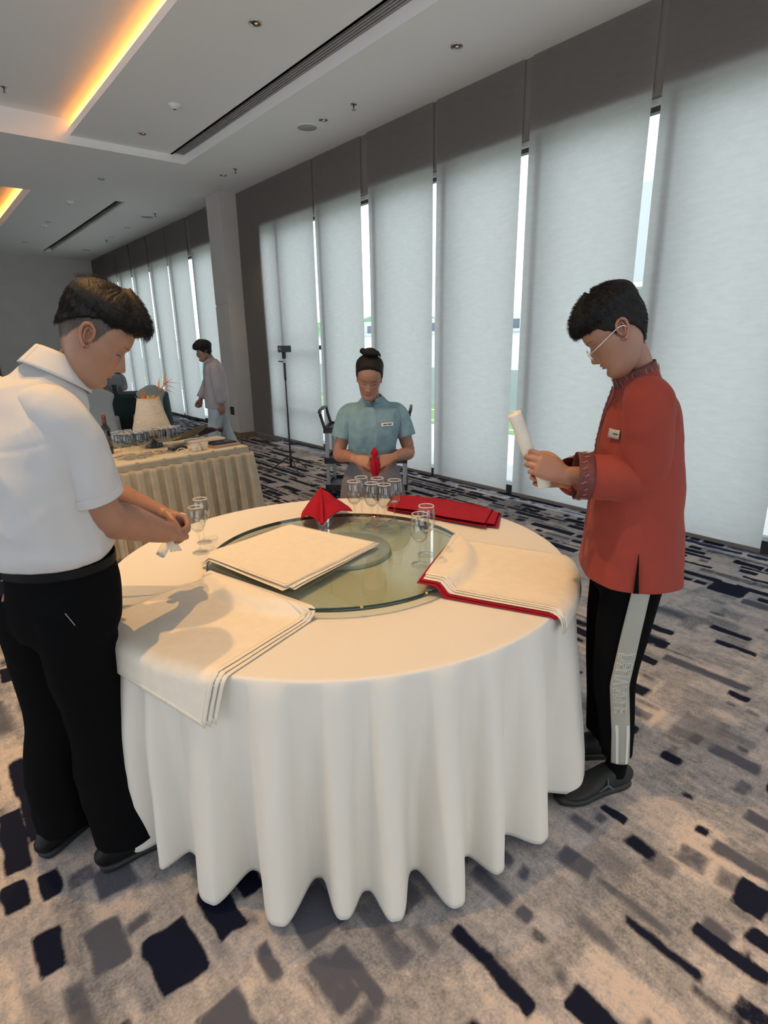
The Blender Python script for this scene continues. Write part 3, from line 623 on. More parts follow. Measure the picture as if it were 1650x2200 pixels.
# glass turntable
def thin_glass(name, tint, gloss=.06, ro=.01, edge=None):
    m = bpy.data.materials.new(name); m.use_nodes = True; t = m.node_tree; t.nodes.clear()
    o_ = t.nodes.new('ShaderNodeOutputMaterial'); tr = t.nodes.new('ShaderNodeBsdfTransparent'); gl = t.nodes.new('ShaderNodeBsdfGlossy'); mx = t.nodes.new('ShaderNodeMixShader')
    fr = t.nodes.new('ShaderNodeLayerWeight'); fr.inputs[0].default_value = .5; pw = t.nodes.new('ShaderNodeMath'); pw.operation = 'POWER'; pw.inputs[1].default_value = 3.6; t.links.new(fr.outputs['Facing'], pw.inputs[0]); mr = t.nodes.new('ShaderNodeMath'); mr.operation = 'MULTIPLY_ADD'; mr.inputs[1].default_value = .8; mr.inputs[2].default_value = gloss - .02
    tr.inputs[0].default_value = (*tint, 1); gl.inputs['Roughness'].default_value = ro; t.links.new(pw.outputs[0], mr.inputs[0]); t.links.new(mr.outputs[0], mx.inputs[0])
    t.links.new(tr.outputs[0], mx.inputs[1]); t.links.new(gl.outputs[0], mx.inputs[2]); t.links.new(mx.outputs[0], o_.inputs[0]); return m
M_tglass = thin_glass('turntable_glass', (.88, .925, .87), .08)
M_gedge = mat('green_glass_edge', (.008, .03, .022), .08, coat=.5); M_base = mat('turntable_base', (.40, .43, .41), .35, noise=(5, .05))
GC = (1.22, 1.782)
r = root('glass_turntable', (GC[0], GC[1], TZ), 'round green tinted glass turntable in the middle of the cloth', 'turntable')
MB().lathe([(0, .7805), (GR - .004, .7805)], (*GC, 0), 96).lathe([(GR - .004, .7965), (0, .7965)], (*GC, 0), 96).obj('glass_disc', M_tglass, r, True)
MB().lathe([(GR - .004, .7805), (GR + .001, .7835), (GR + .0025, .7885), (GR + .001, .7940), (GR - .004, .7965)], (*GC, 0), 128).obj('polished_edge', M_gedge, r, True)
MB().lathe([(0, .7615), (.20, .7615), (.205, .770), (.20, .7835), (0, .7835)], (1.262, 1.835, 0), 64).obj('base_plate', M_base, r, True)
M_stud = mat('brass_stud', (.7, .5, .2), .3, metal=1)
for a in (-92, -118): MB().lathe([(0, .0), (.006, .0), (.006, .004), (0, .006)], (GC[0] + GR * math.cos(math.radians(a)), GC[1] + GR * math.sin(math.radians(a)), .7935), 10).obj('stud', M_stud, r, True)

# wine glasses
M_wine = thin_glass('clear_glass', (.965, .975, .97), .07)
M_rim = mat('pale_rim_glint', (.85, .85, .83), .1, trans=.35)  # near-white colour paints the bright glints on rim and bowl bottom
def wine_glass_parts(s=1.0):
    r = root('wine_glass', (0, 0, 0), 'x', 'wine glass')
    out = [(0, .0035), (.012, .004), (.030, .0015), (.0335, .0), (.0342, .0012), (.033, .0025), (.018, .0058), (.006, .010), (.0042, .02), (.0038, .05), (.0040, .075), (.0052, .085),
           (.013, .092), (.024, .104), (.031, .118), (.0348, .134), (.0355, .148), (.034, .168), (.0312, .188), (.0297, .200)]
    inn = [(.0285, .1995), (.0300, .188), (.0327, .168), (.0343, .148), (.0336, .134), (.0297, .118), (.0225, .105), (.012, .0955), (0, .092)]
    MB().lathe([(a * s, b * s) for a, b in out + inn], n=28).obj('bowl_and_stem', M_wine, r, True)
    MB().lathe([(.0283 * s, .1985 * s), (.0287 * s, .2008 * s), (.0296 * s, .2008 * s), (.0303 * s, .1985 * s)], n=28).obj('rim', M_rim, r, True)
    MB().lathe([(0, .0952 * s), (.009 * s, .0965 * s), (.0125 * s, .0985 * s), (.0115 * s, .1002 * s), (0, .0975 * s)], n=16).obj('bowl_base_glint', M_rim, r, True)
    return r
wg = wine_glass_parts(1.0); first = True
GL = [(1.476, 2.03, .7970, 'front left wine glass of the cluster before the woman'), (1.548, 2.072, .7970, 'rear left wine glass of the cluster before the woman'),
      (1.513, 1.949, .7970, 'wine glass at the front middle of the turntable cluster'), (1.59, 2.004, .7970, 'rear middle wine glass of the turntable cluster'),
      (1.538, 1.889, .7970, 'nearest wine glass of the cluster before the woman'), (1.625, 1.923, .7970, 'rightmost wine glass of the cluster before the woman'),
      (1.351, 1.457, .7970, 'nearer wine glass of the pair by the right napkin pile'), (1.442, 1.519, .7970, 'farther wine glass of the pair by the right napkin pile'),
      (.819, 2.239, TZ + .001, 'nearer wine glass beside the fist of the man in white'), (.883, 2.352, TZ + .001, 'farther wine glass behind the one beside the fist')]
for k, (x, y, z, l) in enumerate(GL):
    g = wg if k == 0 else copy_tree(wg, (x, y, z)); g.location = (x, y, z); g.rotation_euler = (0, 0, k * 1.3); g['label'] = l; g['group'] = 'wine glasses on the round table'

# red napkin folded like a tent
def tent():
    A_ = V(1.497, 2.345, .905); Lp = V(1.315, 2.25, .803); Fp = V(1.343, 2.105, .802); Rp = V(1.565, 2.175, .803); Bk = V(1.47, 2.42, .80); B2 = V(1.62, 2.33, .80)
    r = root('napkin', (1.46, 2.25, .797), 'red napkin folded into a standing tent on the turntable', 'napkin')
    def tri(a, b, c, bulge, sag):
        def fn(u, w2):
            s_ = w2 ** .9; p = a + (b - a) * (s_ * (1 - u))[:, None] + (c - a) * (s_ * u)[:, None]
            n_ = nrm(np.cross(b - a, c - a)); n_ = n_ if n_[2] > 0 else -n_
            p = p + np.outer(bulge * np.sin(u * PI) * s_ + .004 * fbm(p * 25, 2), n_); p[:, 2] += sag * np.sin(u * PI) * s_ * s_; p[:, 2] = np.maximum(p[:, 2], .7985); return p
        v, f = sheet(fn, 20, 20); return v, f
    for (a, b, c, bu, sg) in ((A_, Lp, Fp, .012, .018), (A_, Fp, Rp, .018, .02), (A_, Rp, B2, .006, 0), (A_, Bk, Lp, .006, 0)):
        v, f = tri(a, b, c, bu, sg); solid(mesh('folded_panel', v, f, M_red, r), .004, 0)
    v, f = tube([A_ + V(0, 0, .001), (A_ + Fp) / 2 + V(-.01, -.02, .022), Fp + V(0, 0, .006)], [.004, .007, .010], n=10); mesh('ridge_fold', v, f, M_red, r)
tent()

# ------------------------------------------------------------------ serving table
ang = math.atan2(.106, 1.062); SX, SY = 2.179, 4.561
def srv(x, y, z=.0):   # x leftwards along the front edge from the right corner, y into the depth
    c, s_ = math.cos(ang), math.sin(ang); return V(SX - x * c - y * s_, SY - x * s_ + y * c, z)
M_skirt = mat('gold_skirting', (.50, .42, .29), .6, noise=(14, .10), crease=(14, .006, (1, 1, .2)), bump=(160, .3, .002), sheen=.3); M_scl = mat('buffet_cloth', (.78, .66, .46), .75, bump=(300, .1, .001))
r = root('buffet_table', (1.3, 4.8, 0), 'rectangular buffet table with gold pleated skirting behind the man in white', 'table')
SL, SD = 1.85, .76
def rr(x0, x1, y0, y1, z0, z1):
    P = [srv(x, y) for x, y in ((x0, y0), (x1, y0), (x1, y1), (x0, y1))]; v = [V(p[0], p[1], z) for z in (z0, z1) for p in P]
    return v, [(0, 1, 2, 3), (7, 6, 5, 4), (0, 4, 5, 1), (1, 5, 6, 2), (2, 6, 7, 3), (3, 7, 4, 0)]
MB().add(*rr(-.004, SL, -.004, SD, .725, .752)).obj('cloth_top', M_scl, r)
MB().add(*rr(-.010, SL, -.010, SD, .695, .742)).obj('band', M_skirt, r)
def skirt():
    v = []; n = 520; nr = 22; per = []
    # perimeter: left front corner -> right front corner -> right back corner
    Lf = SL; tot = Lf + SD
    for i in range(n):
        s_ = tot * i / (n - 1); t0 = s_
        if s_ < Lf: p = (Lf - s_, -.004); nn = (0, -1)
        else: p = (-.004, s_ - Lf); nn = (-1, 0)
        per.append((p, nn, s_))
    pl = .106
    for j in range(nr):
        t = j / (nr - 1); z = .70 - .66 * t
        for (p, nn, s_) in per:
            ph = (s_ % pl) / pl
            box_ = 1 / (1 + math.exp(-(ph - .12) * 55)) * (1 - 1 / (1 + math.exp(-(ph - .66) * 55)))
            w_ = .5 * math.sin(s_ * 13 + 4 * math.sin(s_ * 3)) 
            off = .010 + .048 * box_ * (.6 + .5 * t) + .045 * t + .010 * w_ * t + .004 * math.sin(ph * 30 + t * 5) * t
            c_ = max(0, 1 - abs(s_ - Lf) / .05); dirx, diry = nn
            if c_ > 0: 
                k = .5 + .5 * (s_ - Lf) / .05; dirx, diry = -(k), -(1 - k); q = math.hypot(dirx, diry); dirx /= q; diry /= q; off *= 1 + .25 * c_
            w3 = srv(p[0] + dirx * off, p[1] + diry * off, z); v.append(w3)
    f = [(j * n + i, j * n + i + 1, (j + 1) * n + i + 1, (j + 1) * n + i) for j in range(nr - 1) for i in range(n - 1)]
    o = mesh('pleated_skirt', np.array(v), f, M_skirt, r); solid(o, .002, 0)
skirt()
for k in range(9):
    p = srv(.12 + k * .21, -.012, .735); MB().box((p[0] - .012, p[1] - .006, .722), (p[0] + .012, p[1] + .004, .757), bev=.002).obj('skirt_clip', mat('clip', (.5, .42, .3), .3), r)
for x, y in ((.1, .1), (SL - .1, .1), (.1, SD - .1), (SL - .1, SD - .1)):
    p = srv(x, y); MB().tube([(p[0], p[1], 0.01), (p[0], p[1], .70)], .015, n=8, sub=1, cap='flat').obj('leg', M_steel, r, True)
SZ = .753
# vase on a black stand
M_vase = mat('rough_cream_ceramic', (.66, .58, .44), .85, noise=(40, .08), bump=(70, 1.0, .012)); M_black = mat('black_plastic', (.012, .012, .013), .4)
VX, VY = 1.565, 5.09
rs = root('display_stand', (VX, VY, SZ), 'black stand under the cream vase', 'stand')
MB().lathe([(0, 0), (.075, 0), (.074, .01), (.060, .06), (.052, .10), (.055, .105), (0, .105)], (VX, VY, SZ), 28).obj('stand_body', M_black, rs, True)
MB().lathe([(.09, .105), (.1, .107), (.1, .113), (0, .113)], (VX, VY, SZ), 28).obj('stand_plate', M_black, rs, True)
rv = root('vase', (VX, VY, SZ + .114), 'cream rough textured tapering vase holding orange bird of paradise flowers', 'vase')
MB().lathe([(0, 0), (.13, 0), (.155, .02), (.158, .05), (.135, .13), (.112, .21), (.095, .285), (.090, .30), (.085, .30), (.088, .285), (.10, .21), (0, .20)], (VX, VY, SZ + .114), 48).obj('vase_body', M_vase, rv, True)
o = MB().lathe([(.084, .296), (.092, .298), (.0925, .305), (.084, .306)], (VX, VY, SZ + .114), 48).obj('vase_lip', M_vase, rv, True)
M_or = mat('orange_petal', (.75, .22, .03), .55, noise=(20, .2)); M_stem = mat('flower_stem', (.22, .16, .10), .6); M_yel = mat('yellow_blossom', (.75, .36, .06), .6, noise=(15, .25))
def petal(P0, d, L_, w_, up_=(0, 0, 1), bend=.15):
    d = nrm(d); s_ = nrm(np.cross(d, up_)); n_ = np.cross(s_, d)
    return tube([P0, P0 + d * L_ * .35 + n_ * bend * L_ * .3, P0 + d * L_ * .7 + n_ * bend * L_ * .25, P0 + d * L_], [w_ * .8, w_ * 1.35, w_ * .8, .0012], [w_ * .25, w_ * .35, w_ * .25, .0006], hint=s_, n=8, sub=3)
CR = V(.838, -.546, 0)   # image right at the vase (world)
def flower(P0, P1, pts, label, scale=1):
    r = root('flower', tuple(P0), label, 'flower')
    MB().tube([P0, (V(*P0) + P1) / 2 + V(0, 0, -.005), P1], [.003, .003, .004], n=8).obj('stem', M_stem, r, True)
    for (t, dx, dz, L_, w_) in pts:
        base = V(*P1) + (CR * t[0] + V(0, 0, 1) * t[1]); v, f = petal(base, CR * dx + V(0, 0, 1) * dz + V(.1, .15, 0) * random.Random(int(L_ * 1e4)).uniform(-1, 1), L_, w_)
        mesh('petal', v, f, M_or, r)
top = V(VX, VY, SZ + .41)
flower(top + CR * .045, top + CR * .11 + V(0, 0, .07), [((0, 0), .7, .75, .10, .012), ((.03, .04), .3, .95, .12, .010), ((.04, .05), .85, .5, .085, .008), ((.05, .06), 1, -.05, .11, .007), ((.04, .05), .9, -.45, .10, .008), ((.02, .01), .9, -.35, .10, .008), ((-.01, .0), .1, 1, .10, .010), ((.03, .04), .6, .7, .06, .009)],
       'orange bird of paradise flower reaching up to the right of the vase')
flower(top + CR * -.03 - V(0, 0, .02), top + CR * -.04 + V(0, 0, .01), [((0, 0), .1, 1, .075, .008), ((0, 0), .5, .8, .05, .008), ((0, 0), .85, .4, .045, .008), ((0, 0), -.5, .7, .04, .008), ((.005, .005), .3, .9, .05, .007)],
       'shorter orange flower standing at the left of the vase mouth')
r = root('flower', (VX, VY, SZ + .40), 'mass of yellow orange blossom filling the vase mouth', 'flower'); mbx = MB(); rg = random.Random(5)
for k in range(46):
    a = rg.uniform(0, 2 * PI); q = rg.uniform(0, .08); P0 = V(VX + q * math.cos(a), VY + q * math.sin(a), SZ + .40); mbx.add(*petal(P0, (math.cos(a) * .6, math.sin(a) * .6, 1), rg.uniform(.02, .05), .007))
mbx.obj('blossom', M_yel, r, True)
# bottle
M_bot = mat('brown_bottle_glass', (.018, .011, .006), .12, coat=.5); M_lab = mat('bottle_label', (.10, .08, .06), .6); M_cork = mat('wine_foil', (.12, .03, .02), .35)
def bottle(x, y, label):
    r = root('wine_bottle', (x, y, SZ), label, 'bottle')
    MB().lathe([(0, .004), (.03, 0), (.037, .004), (.038, .02), (.038, .19), (.034, .215), (.018, .24), (.0145, .255), (.014, .30), (.0155, .302), (.0155, .312), (0, .312)], (x, y, SZ), 28).obj('bottle_body', M_bot, r, True)
    MB().lathe([(.0388, .06), (.0392, .062), (.0392, .15), (.0388, .152)], (x, y, SZ), 28).obj('paper_label', M_lab, r, True)
    MB().lathe([(.0155, .25), (.0165, .252), (.0165, .314), (0, .3145)], (x, y, SZ), 20).obj('foil', M_cork, r, True)
    MB().lathe([(0, .3145), (.010, .3145), (.010, .33), (0, .331)], (x, y, SZ), 12).obj('cork', mat('cork', (.35, .2, .1), .8), r, True)
bottle(1.175, 5.02, 'dark wine bottle next to the sleeve of the man in white')
# wine glasses on the buffet
rg = random.Random(11)
LC = [(1.18 + dx * .85, 4.62 + dy) for dx, dy in ((0, .06), (.05, .0), (.06, .10), (.11, .05), (.12, .15), (.16, .0), (.18, .10), (.22, .16), (.23, .05), (.06, .22), (.14, .24), (.28, .12), (.29, .22), (.0, .17))]
RC = [(1.50 + dx * .85, 4.72 + dy) for dx, dy in ((0, .0), (.05, .06), (.09, -.01), (.11, .09), (.15, .03), (.17, .12), (.02, .12), (.20, .07))]
for i, lst in enumerate((LC, RC)):
    for (x, y) in lst:
        g = copy_tree(wg, (x, y, SZ), rg.uniform(0, 6)); g['label'] = ['wine glass in the left cluster on the buffet table', 'wine glass in the right cluster on the buffet table'][i]
        g['group'] = ['wine glasses in the left cluster on the buffet', 'wine glasses in the right cluster on the buffet'][i]
# cups, tablet, book, platter, napkin bundle, cable
M_cup = mat('white_cup', (.72, .66, .56), .4)
for x, y, l in ((1.735, 4.60, 'left white paper cup on the buffet edge'), (1.825, 4.625, 'right white paper cup beside the dark tablet')):
    r = root('paper_cup', (x, y, SZ), l, 'cup'); MB().lathe([(0, 0), (.025, 0), (.036, .062), (.034, .062), (.024, .004), (0, .004)], (x, y, SZ), 24).obj('cup_wall', M_cup, r, True)
    MB().lathe([(.034, .060), (.0375, .062), (.0375, .065), (.034, .065)], (x, y, SZ), 24).obj('rolled_lip', M_cup, r, True)
r = root('folder', (2.03, 4.70, SZ), 'pinkish cardboard folder under the black tablet', 'folder')
MB().box((1.90, 4.62, SZ), (2.15, 4.80, SZ + .022), ang, bev=.002).obj('cover', mat('pink_card', (.42, .27, .22), .6), r); MB().box((1.903, 4.625, SZ + .004), (2.153, 4.79, SZ + .018), ang).obj('pages', M_cup, r)
r = root('tablet', (2.03, 4.72, SZ + .023), 'black tablet lying on the pink folder', 'tablet')
MB().box((1.90, 4.65, SZ + .023), (2.13, 4.82, SZ + .034), ang, bev=.003).obj('case', M_black, r); MB().box((1.91, 4.66, SZ + .0342), (2.12, 4.81, SZ + .0348), ang).obj('screen', mat('screen_off', (.01, .01, .012), .15), r)
r = root('box', (1.98, 4.95, SZ), 'flat cream cardboard box behind the tablet', 'box')
MB().box((1.82, 4.90, SZ), (2.13, 5.04, SZ + .035), ang, bev=.002).obj('box_body', M_cup, r); MB().box((1.815, 4.895, SZ + .022), (2.135, 5.045, SZ + .0365), ang, bev=.002).obj('box_lid', M_cup, r)
M_leaf = mat('dark_green_leaf', (.045, .05, .018), .4, noise=(6, .3), coat=.3); M_ins = mat('platter_inside', (.03, .022, .012), .5)
r = root('platter', (1.93, 5.08, SZ), 'long boat shaped dark green platter tilted up beside the vase', 'platter')
def boat(off):
    def fn(u, w2):
        t = u * 2 - 1; wd = .075 * (1 - t * t) ** .6; a = (w2 * 2 - 1) * PI * .42
        x = 1.87 + .19 * t; y = 5.05 + (wd + off) * np.sin(a) * 1.2 + .03 * t; z = SZ + .055 - (wd + off) * np.cos(a) * .55 + .055 * (t + 1) * .8; return np.c_[x, y, np.maximum(z, SZ + .002)]
    return sheet(fn, 24, 14)
v, f = boat(0); solid(mesh('bowl', v, f, M_leaf, r), .004, 1); v, f = boat(-.005); o = mesh('inner_glaze', v, f, M_ins, r)
M_plum = mat('plum_cloth', (.05, .018, .03), .7, noise=(12, .2))
r = root('cloth_bundle', (2.07, 5.08, SZ + .036), 'plum coloured folded cloth behind the cardboard box', 'cloth')
for k in range(4):
    a = .25 - k * .16; v, f = tube([V(1.97, 5.07, SZ + .055 + k * .006), V(2.08, 5.09, SZ + .075 + k * .012), V(2.20, 5.08 + k * .01, SZ + .078 - k * .013 + .02)], [.008, .03, .022], [.006, .007, .005], hint=(0, 1, .1), n=12); mesh('fold', v, f, M_plum, r)
r = root('cable', (1.67, 4.62, SZ), 'white coiled cable between the glasses and cups', 'cable'); mb = MB()
P_ = [(1.60, 4.66, SZ + .004), (1.63, 4.70, SZ + .02), (1.66, 4.66, SZ + .03), (1.69, 4.61, SZ + .006), (1.66, 4.58, SZ + .004), (1.64, 4.63, SZ + .02), (1.68, 4.68, SZ + .01), (1.72, 4.69, SZ + .004)]
mb.tube(P_, .0035, n=8, sub=6).obj('wire', M_cup, r, True)
MB().box((1.715, 4.675, SZ + .001), (1.74, 4.70, SZ + .018), bev=.003).obj('plug', M_cup, r)
r = root('card_reader', (1.66, 4.80, SZ), 'small black device lying behind the white cable', 'device')
MB().box((1.60, 4.78, SZ), (1.74, 4.86, SZ + .022), ang, bev=.004).obj('device_body', M_black, r); MB().box((1.62, 4.79, SZ + .0222), (1.70, 4.85, SZ + .023), ang).obj('display', mat('screen_off', (0, 0, 0)), r)

# ------------------------------------------------------------------ trolley
M_gpost = mat('grey_aluminium', (.40, .41, .43), .4, metal=.4, noise=(10, .05)); M_tray = mat('grey_tray', (.10, .11, .12), .5, noise=(5, .1)); M_bk = mat('black_trolley', (.02, .02, .022), .5)
tx = V(3.86 - 3.27, 4.40 - 4.95); tl = np.linalg.norm(tx); tx = tx / tl; ty = V(-tx[1], tx[0]); TW, TD = tl, .45
def tp(a, b, z): p = V(3.27, 4.95) + tx * a + ty * b; return V(p[0], p[1], z)
r = root('service_trolley', (3.6, 4.85, 0), 'three tier service trolley with black trays behind the woman in pale blue', 'trolley')
ta = math.atan2(tx[1], tx[0])
def tbox(a0, a1, b0, b1, z0, z1):
    P = [tp(a, b, 0) for a, b in ((a0, b0), (a1, b0), (a1, b1), (a0, b1))]; v = [V(p[0], p[1], z) for z in (z0, z1) for p in P]; return v, [(3, 2, 1, 0), (4, 5, 6, 7), (0, 1, 5, 4), (1, 2, 6, 5), (2, 3, 7, 6), (3, 0, 4, 7)]
for z in (.13, .42, .74):
    t_ = MB().add(*tbox(-.02, TW + .02, -.02, TD, z - .025, z - .015)).obj('tray', M_tray, r)
    for q in ((-.03, TW + .03, -.03, -.012), (-.03, TW + .03, TD - .012, TD + .01), (-.03, -.012, -.03, TD + .01), (TW + .012, TW + .03, -.03, TD + .01)): MB().add(*tbox(*q, z - .04, z + .02)).obj('tray_edge', M_bk, t_)
for a in (0, TW):
    for b in (0, TD - .02): MB().add(*tbox(a - .018, a + .018, b - .015, b + .02, .09, .73)).obj('post', M_gpost, r)
for a, sg in ((-.02, -1), (TW + .02, 1)):
    MB().tube([tp(a, 0, .75), tp(a + sg * .03, .005, .86), tp(a + sg * .045, .01, .925), tp(a + sg * .045, TD - .04, .925), tp(a + sg * .03, TD - .03, .86), tp(a, TD - .02, .75)], .016, n=10, sub=3).obj('handle', M_bk, r, True)
for a in (.04, TW - .04):
    for b in (.04, TD - .05):
        p = tp(a, b, .05); c_ = MB().tube([p + V(*(ty * .012), 0), p - V(*(ty * .012), 0)], .048, n=18, sub=1, cap='flat').obj('caster', M_bk, r, True); MB().box((p[0] - .012, p[1] - .012, .05), (p[0] + .012, p[1] + .012, .095)).obj('caster_fork', M_gpost, c_)

# ------------------------------------------------------------------ phone tripod
r = root('phone_tripod', (3.62, 6.34, 0), 'tall thin black tripod holding a phone in front of the blinds', 'tripod'); tpx = V(3.62, 6.34, 0)
MB().tube([tpx + V(0, 0, .08), tpx + V(0, 0, .75)], .011, n=10, sub=1).obj('lower_pole', M_black, r, True)
MB().tube([tpx + V(0, 0, .75), tpx + V(0, 0, 1.20)], .008, n=10, sub=1).obj('upper_pole', M_black, r, True)
MB().tube([tpx + V(0, 0, 1.17), tpx + V(0, 0, 1.36)], .014, n=10, sub=1).obj('grip', M_black, r, True)
MB().tube([tpx + V(0, 0, 1.36), tpx + V(0, 0, 1.42)], .007, n=8, sub=1).obj('neck', M_gpost, r, True)
MB().tube([tpx + V(-.02, .01, 1.385), tpx + V(-.06, .03, 1.39)], .007, n=8, sub=1).obj('knob', M_black, r, True)
for k in range(3):
    a = math.radians(20 + 120 * k); l_ = MB().tube([tpx + V(0, 0, .22), tpx + V(.30 * math.cos(a), .30 * math.sin(a), .012)], .008, n=8, sub=1).obj('leg', M_black, r, True)
    MB().lathe([(0, 0), (.012, 0), (.010, .015), (0, .016)], tuple(tpx + V(.30 * math.cos(a), .30 * math.sin(a), .0)), 10).obj('rubber_foot', M_black, l_, True)
MB().tube([tpx + V(0, 0, .10), tpx + V(0, 0, .24)], .016, n=10, sub=1).obj('leg_hub', M_black, r, True)
MB().box((3.60, 6.325, 1.42), (3.64, 6.355, 1.50), bev=.003).obj('phone_clamp', M_black, r)
rp_ = root('phone', (3.61, 6.32, 1.50), 'black phone held sideways on the tripod', 'phone'); pa = math.atan2(-.5, .866)
MB().box((3.535, 6.305, 1.495), (3.695, 6.315, 1.572), pa, bev=.003).obj('phone_body', M_black, rp_)
MB().box((3.545, 6.302, 1.52), (3.575, 6.304, 1.55), pa, (3.615, 6.31), bev=.0005).obj('camera_bump', mat('camera_glass', (.12, .06, .04), .2), rp_)

# ------------------------------------------------------------------ far dining set
M_cover = mat('pale_chair_cover', (.42, .43, .40), .8, noise=(4, .05), bump=(200, .1, .002)); M_green = mat('dark_green_cloth', (.006, .022, .018), .8)
def chair_cover(x, y, a, label):
    r = root('covered_chair', (x, y, 0), label, 'chair', 'chairs in pale covers at the far table'); c, s_ = math.cos(a), math.sin(a)
    def W_(f_, l_, z): return V(x + c * f_ - s_ * l_, y + s_ * f_ + c * l_, z)
    hint = (-s_, c, 0)
    v, f = tube([W_(-.23, 0, .02), W_(-.20, 0, .45), W_(-.20, 0, .70), W_(-.23, 0, .86), W_(-.255, 0, .95)], [.25, .205, .19, .235, .10], [.05, .035, .03, .03, .028], hint=hint, n=24, sub=6, expo=2.6)
    mesh('back_cover', v, f, M_cover, r)
    v, f = tube([W_(.02, 0, .01), W_(.02, 0, .25), W_(.01, 0, .46)], [.25, .23, .22], [.24, .22, .21], hint=hint, n=28, sub=3, expo=5, cap='flat'); mesh('seat_cover', v, f, M_cover, r)
chair_cover(2.40, 10.25, 1.2, 'pale covered chair directly beside the shoulder of the man in white'); chair_cover(2.50, 12.25, -.7, 'pale covered chair far behind, partly under the chin of the man in white')
chair_cover(3.18, 12.55, -1.5, 'pale covered chair with a person seated on it'); chair_cover(3.10, 10.15, 1.6, 'pale covered chair behind the vase')
r = root('green_table', (3.1, 11.35, 0), 'dining table under a very dark green floor length cloth', 'table')
v, f = lathe([(0, .75), (.72, .75), (.735, .74), (.74, .7), (.78, .02)], (3.10, 11.35, 0), 64); mesh('table_cloth', v, f, M_green, r)
v, f = lathe([(0, .752), (.60, .752), (.60, .757), (0, .757)], (3.10, 11.35, 0), 48); mesh('top_cloth', v, f, M_green, r)
MB().lathe([(0, 0), (.05, 0), (.05, .72), (0, .72)], (3.10, 11.35, 0), 16).obj('pedestal', M_black, r, True)
r = root('dark_box', (2.90, 11.25, .757), 'small dark object standing on the far green table', 'box'); MB().box((2.86, 11.22, .757), (2.92, 11.28, .92), bev=.004).obj('box_body', M_black, r); MB().box((2.855, 11.215, .90), (2.925, 11.285, .93), bev=.004).obj('box_lid', M_black, r)
# ------------------------------------------------------------------ people
def frame(az, pitch=0, roll=0):
    """X forward, Y left, Z up of a head or body turned to azimuth az and pitched down"""
    a, p, q = map(math.radians, (az, pitch, roll))
    X = V(math.cos(a) * math.cos(p), math.sin(a) * math.cos(p), -math.sin(p)); Y = V(-math.sin(a), math.cos(a), 0); Z = np.cross(X, Y)
    Y, Z = Y * math.cos(q) + Z * math.sin(q), Z * math.cos(q) - Y * math.sin(q); return X, Y, Z
HP = np.array([  # z, front, back, half width
    [-.016, .060, .040, .012], [-.010, .074, .020, .028], [-.004, .082, .006, .038], [.003, .0875, -.006, .046], [.012, .0915, -.016, .0525], [.022, .0925, -.026, .0575], [.035, .088, -.040, .062],
    [.055, .091, -.058, .0655], [.075, .089, -.074, .069], [.095, .087, -.086, .0715], [.115, .084, -.091, .073], [.130, .089, -.094, .0745], [.150, .090, -.096, .0755],
    [.175, .083, -.093, .074], [.195, .069, -.084, .067], [.212, .047, -.066, .052], [.224, .024, -.042, .034], [.231, .004, -.018, .014], [.2328, -.005, -.009, .003]])
def ss(x, a, b): t = np.clip((x - a) / (b - a), 0, 1); return t * t * (3 - 2 * t)
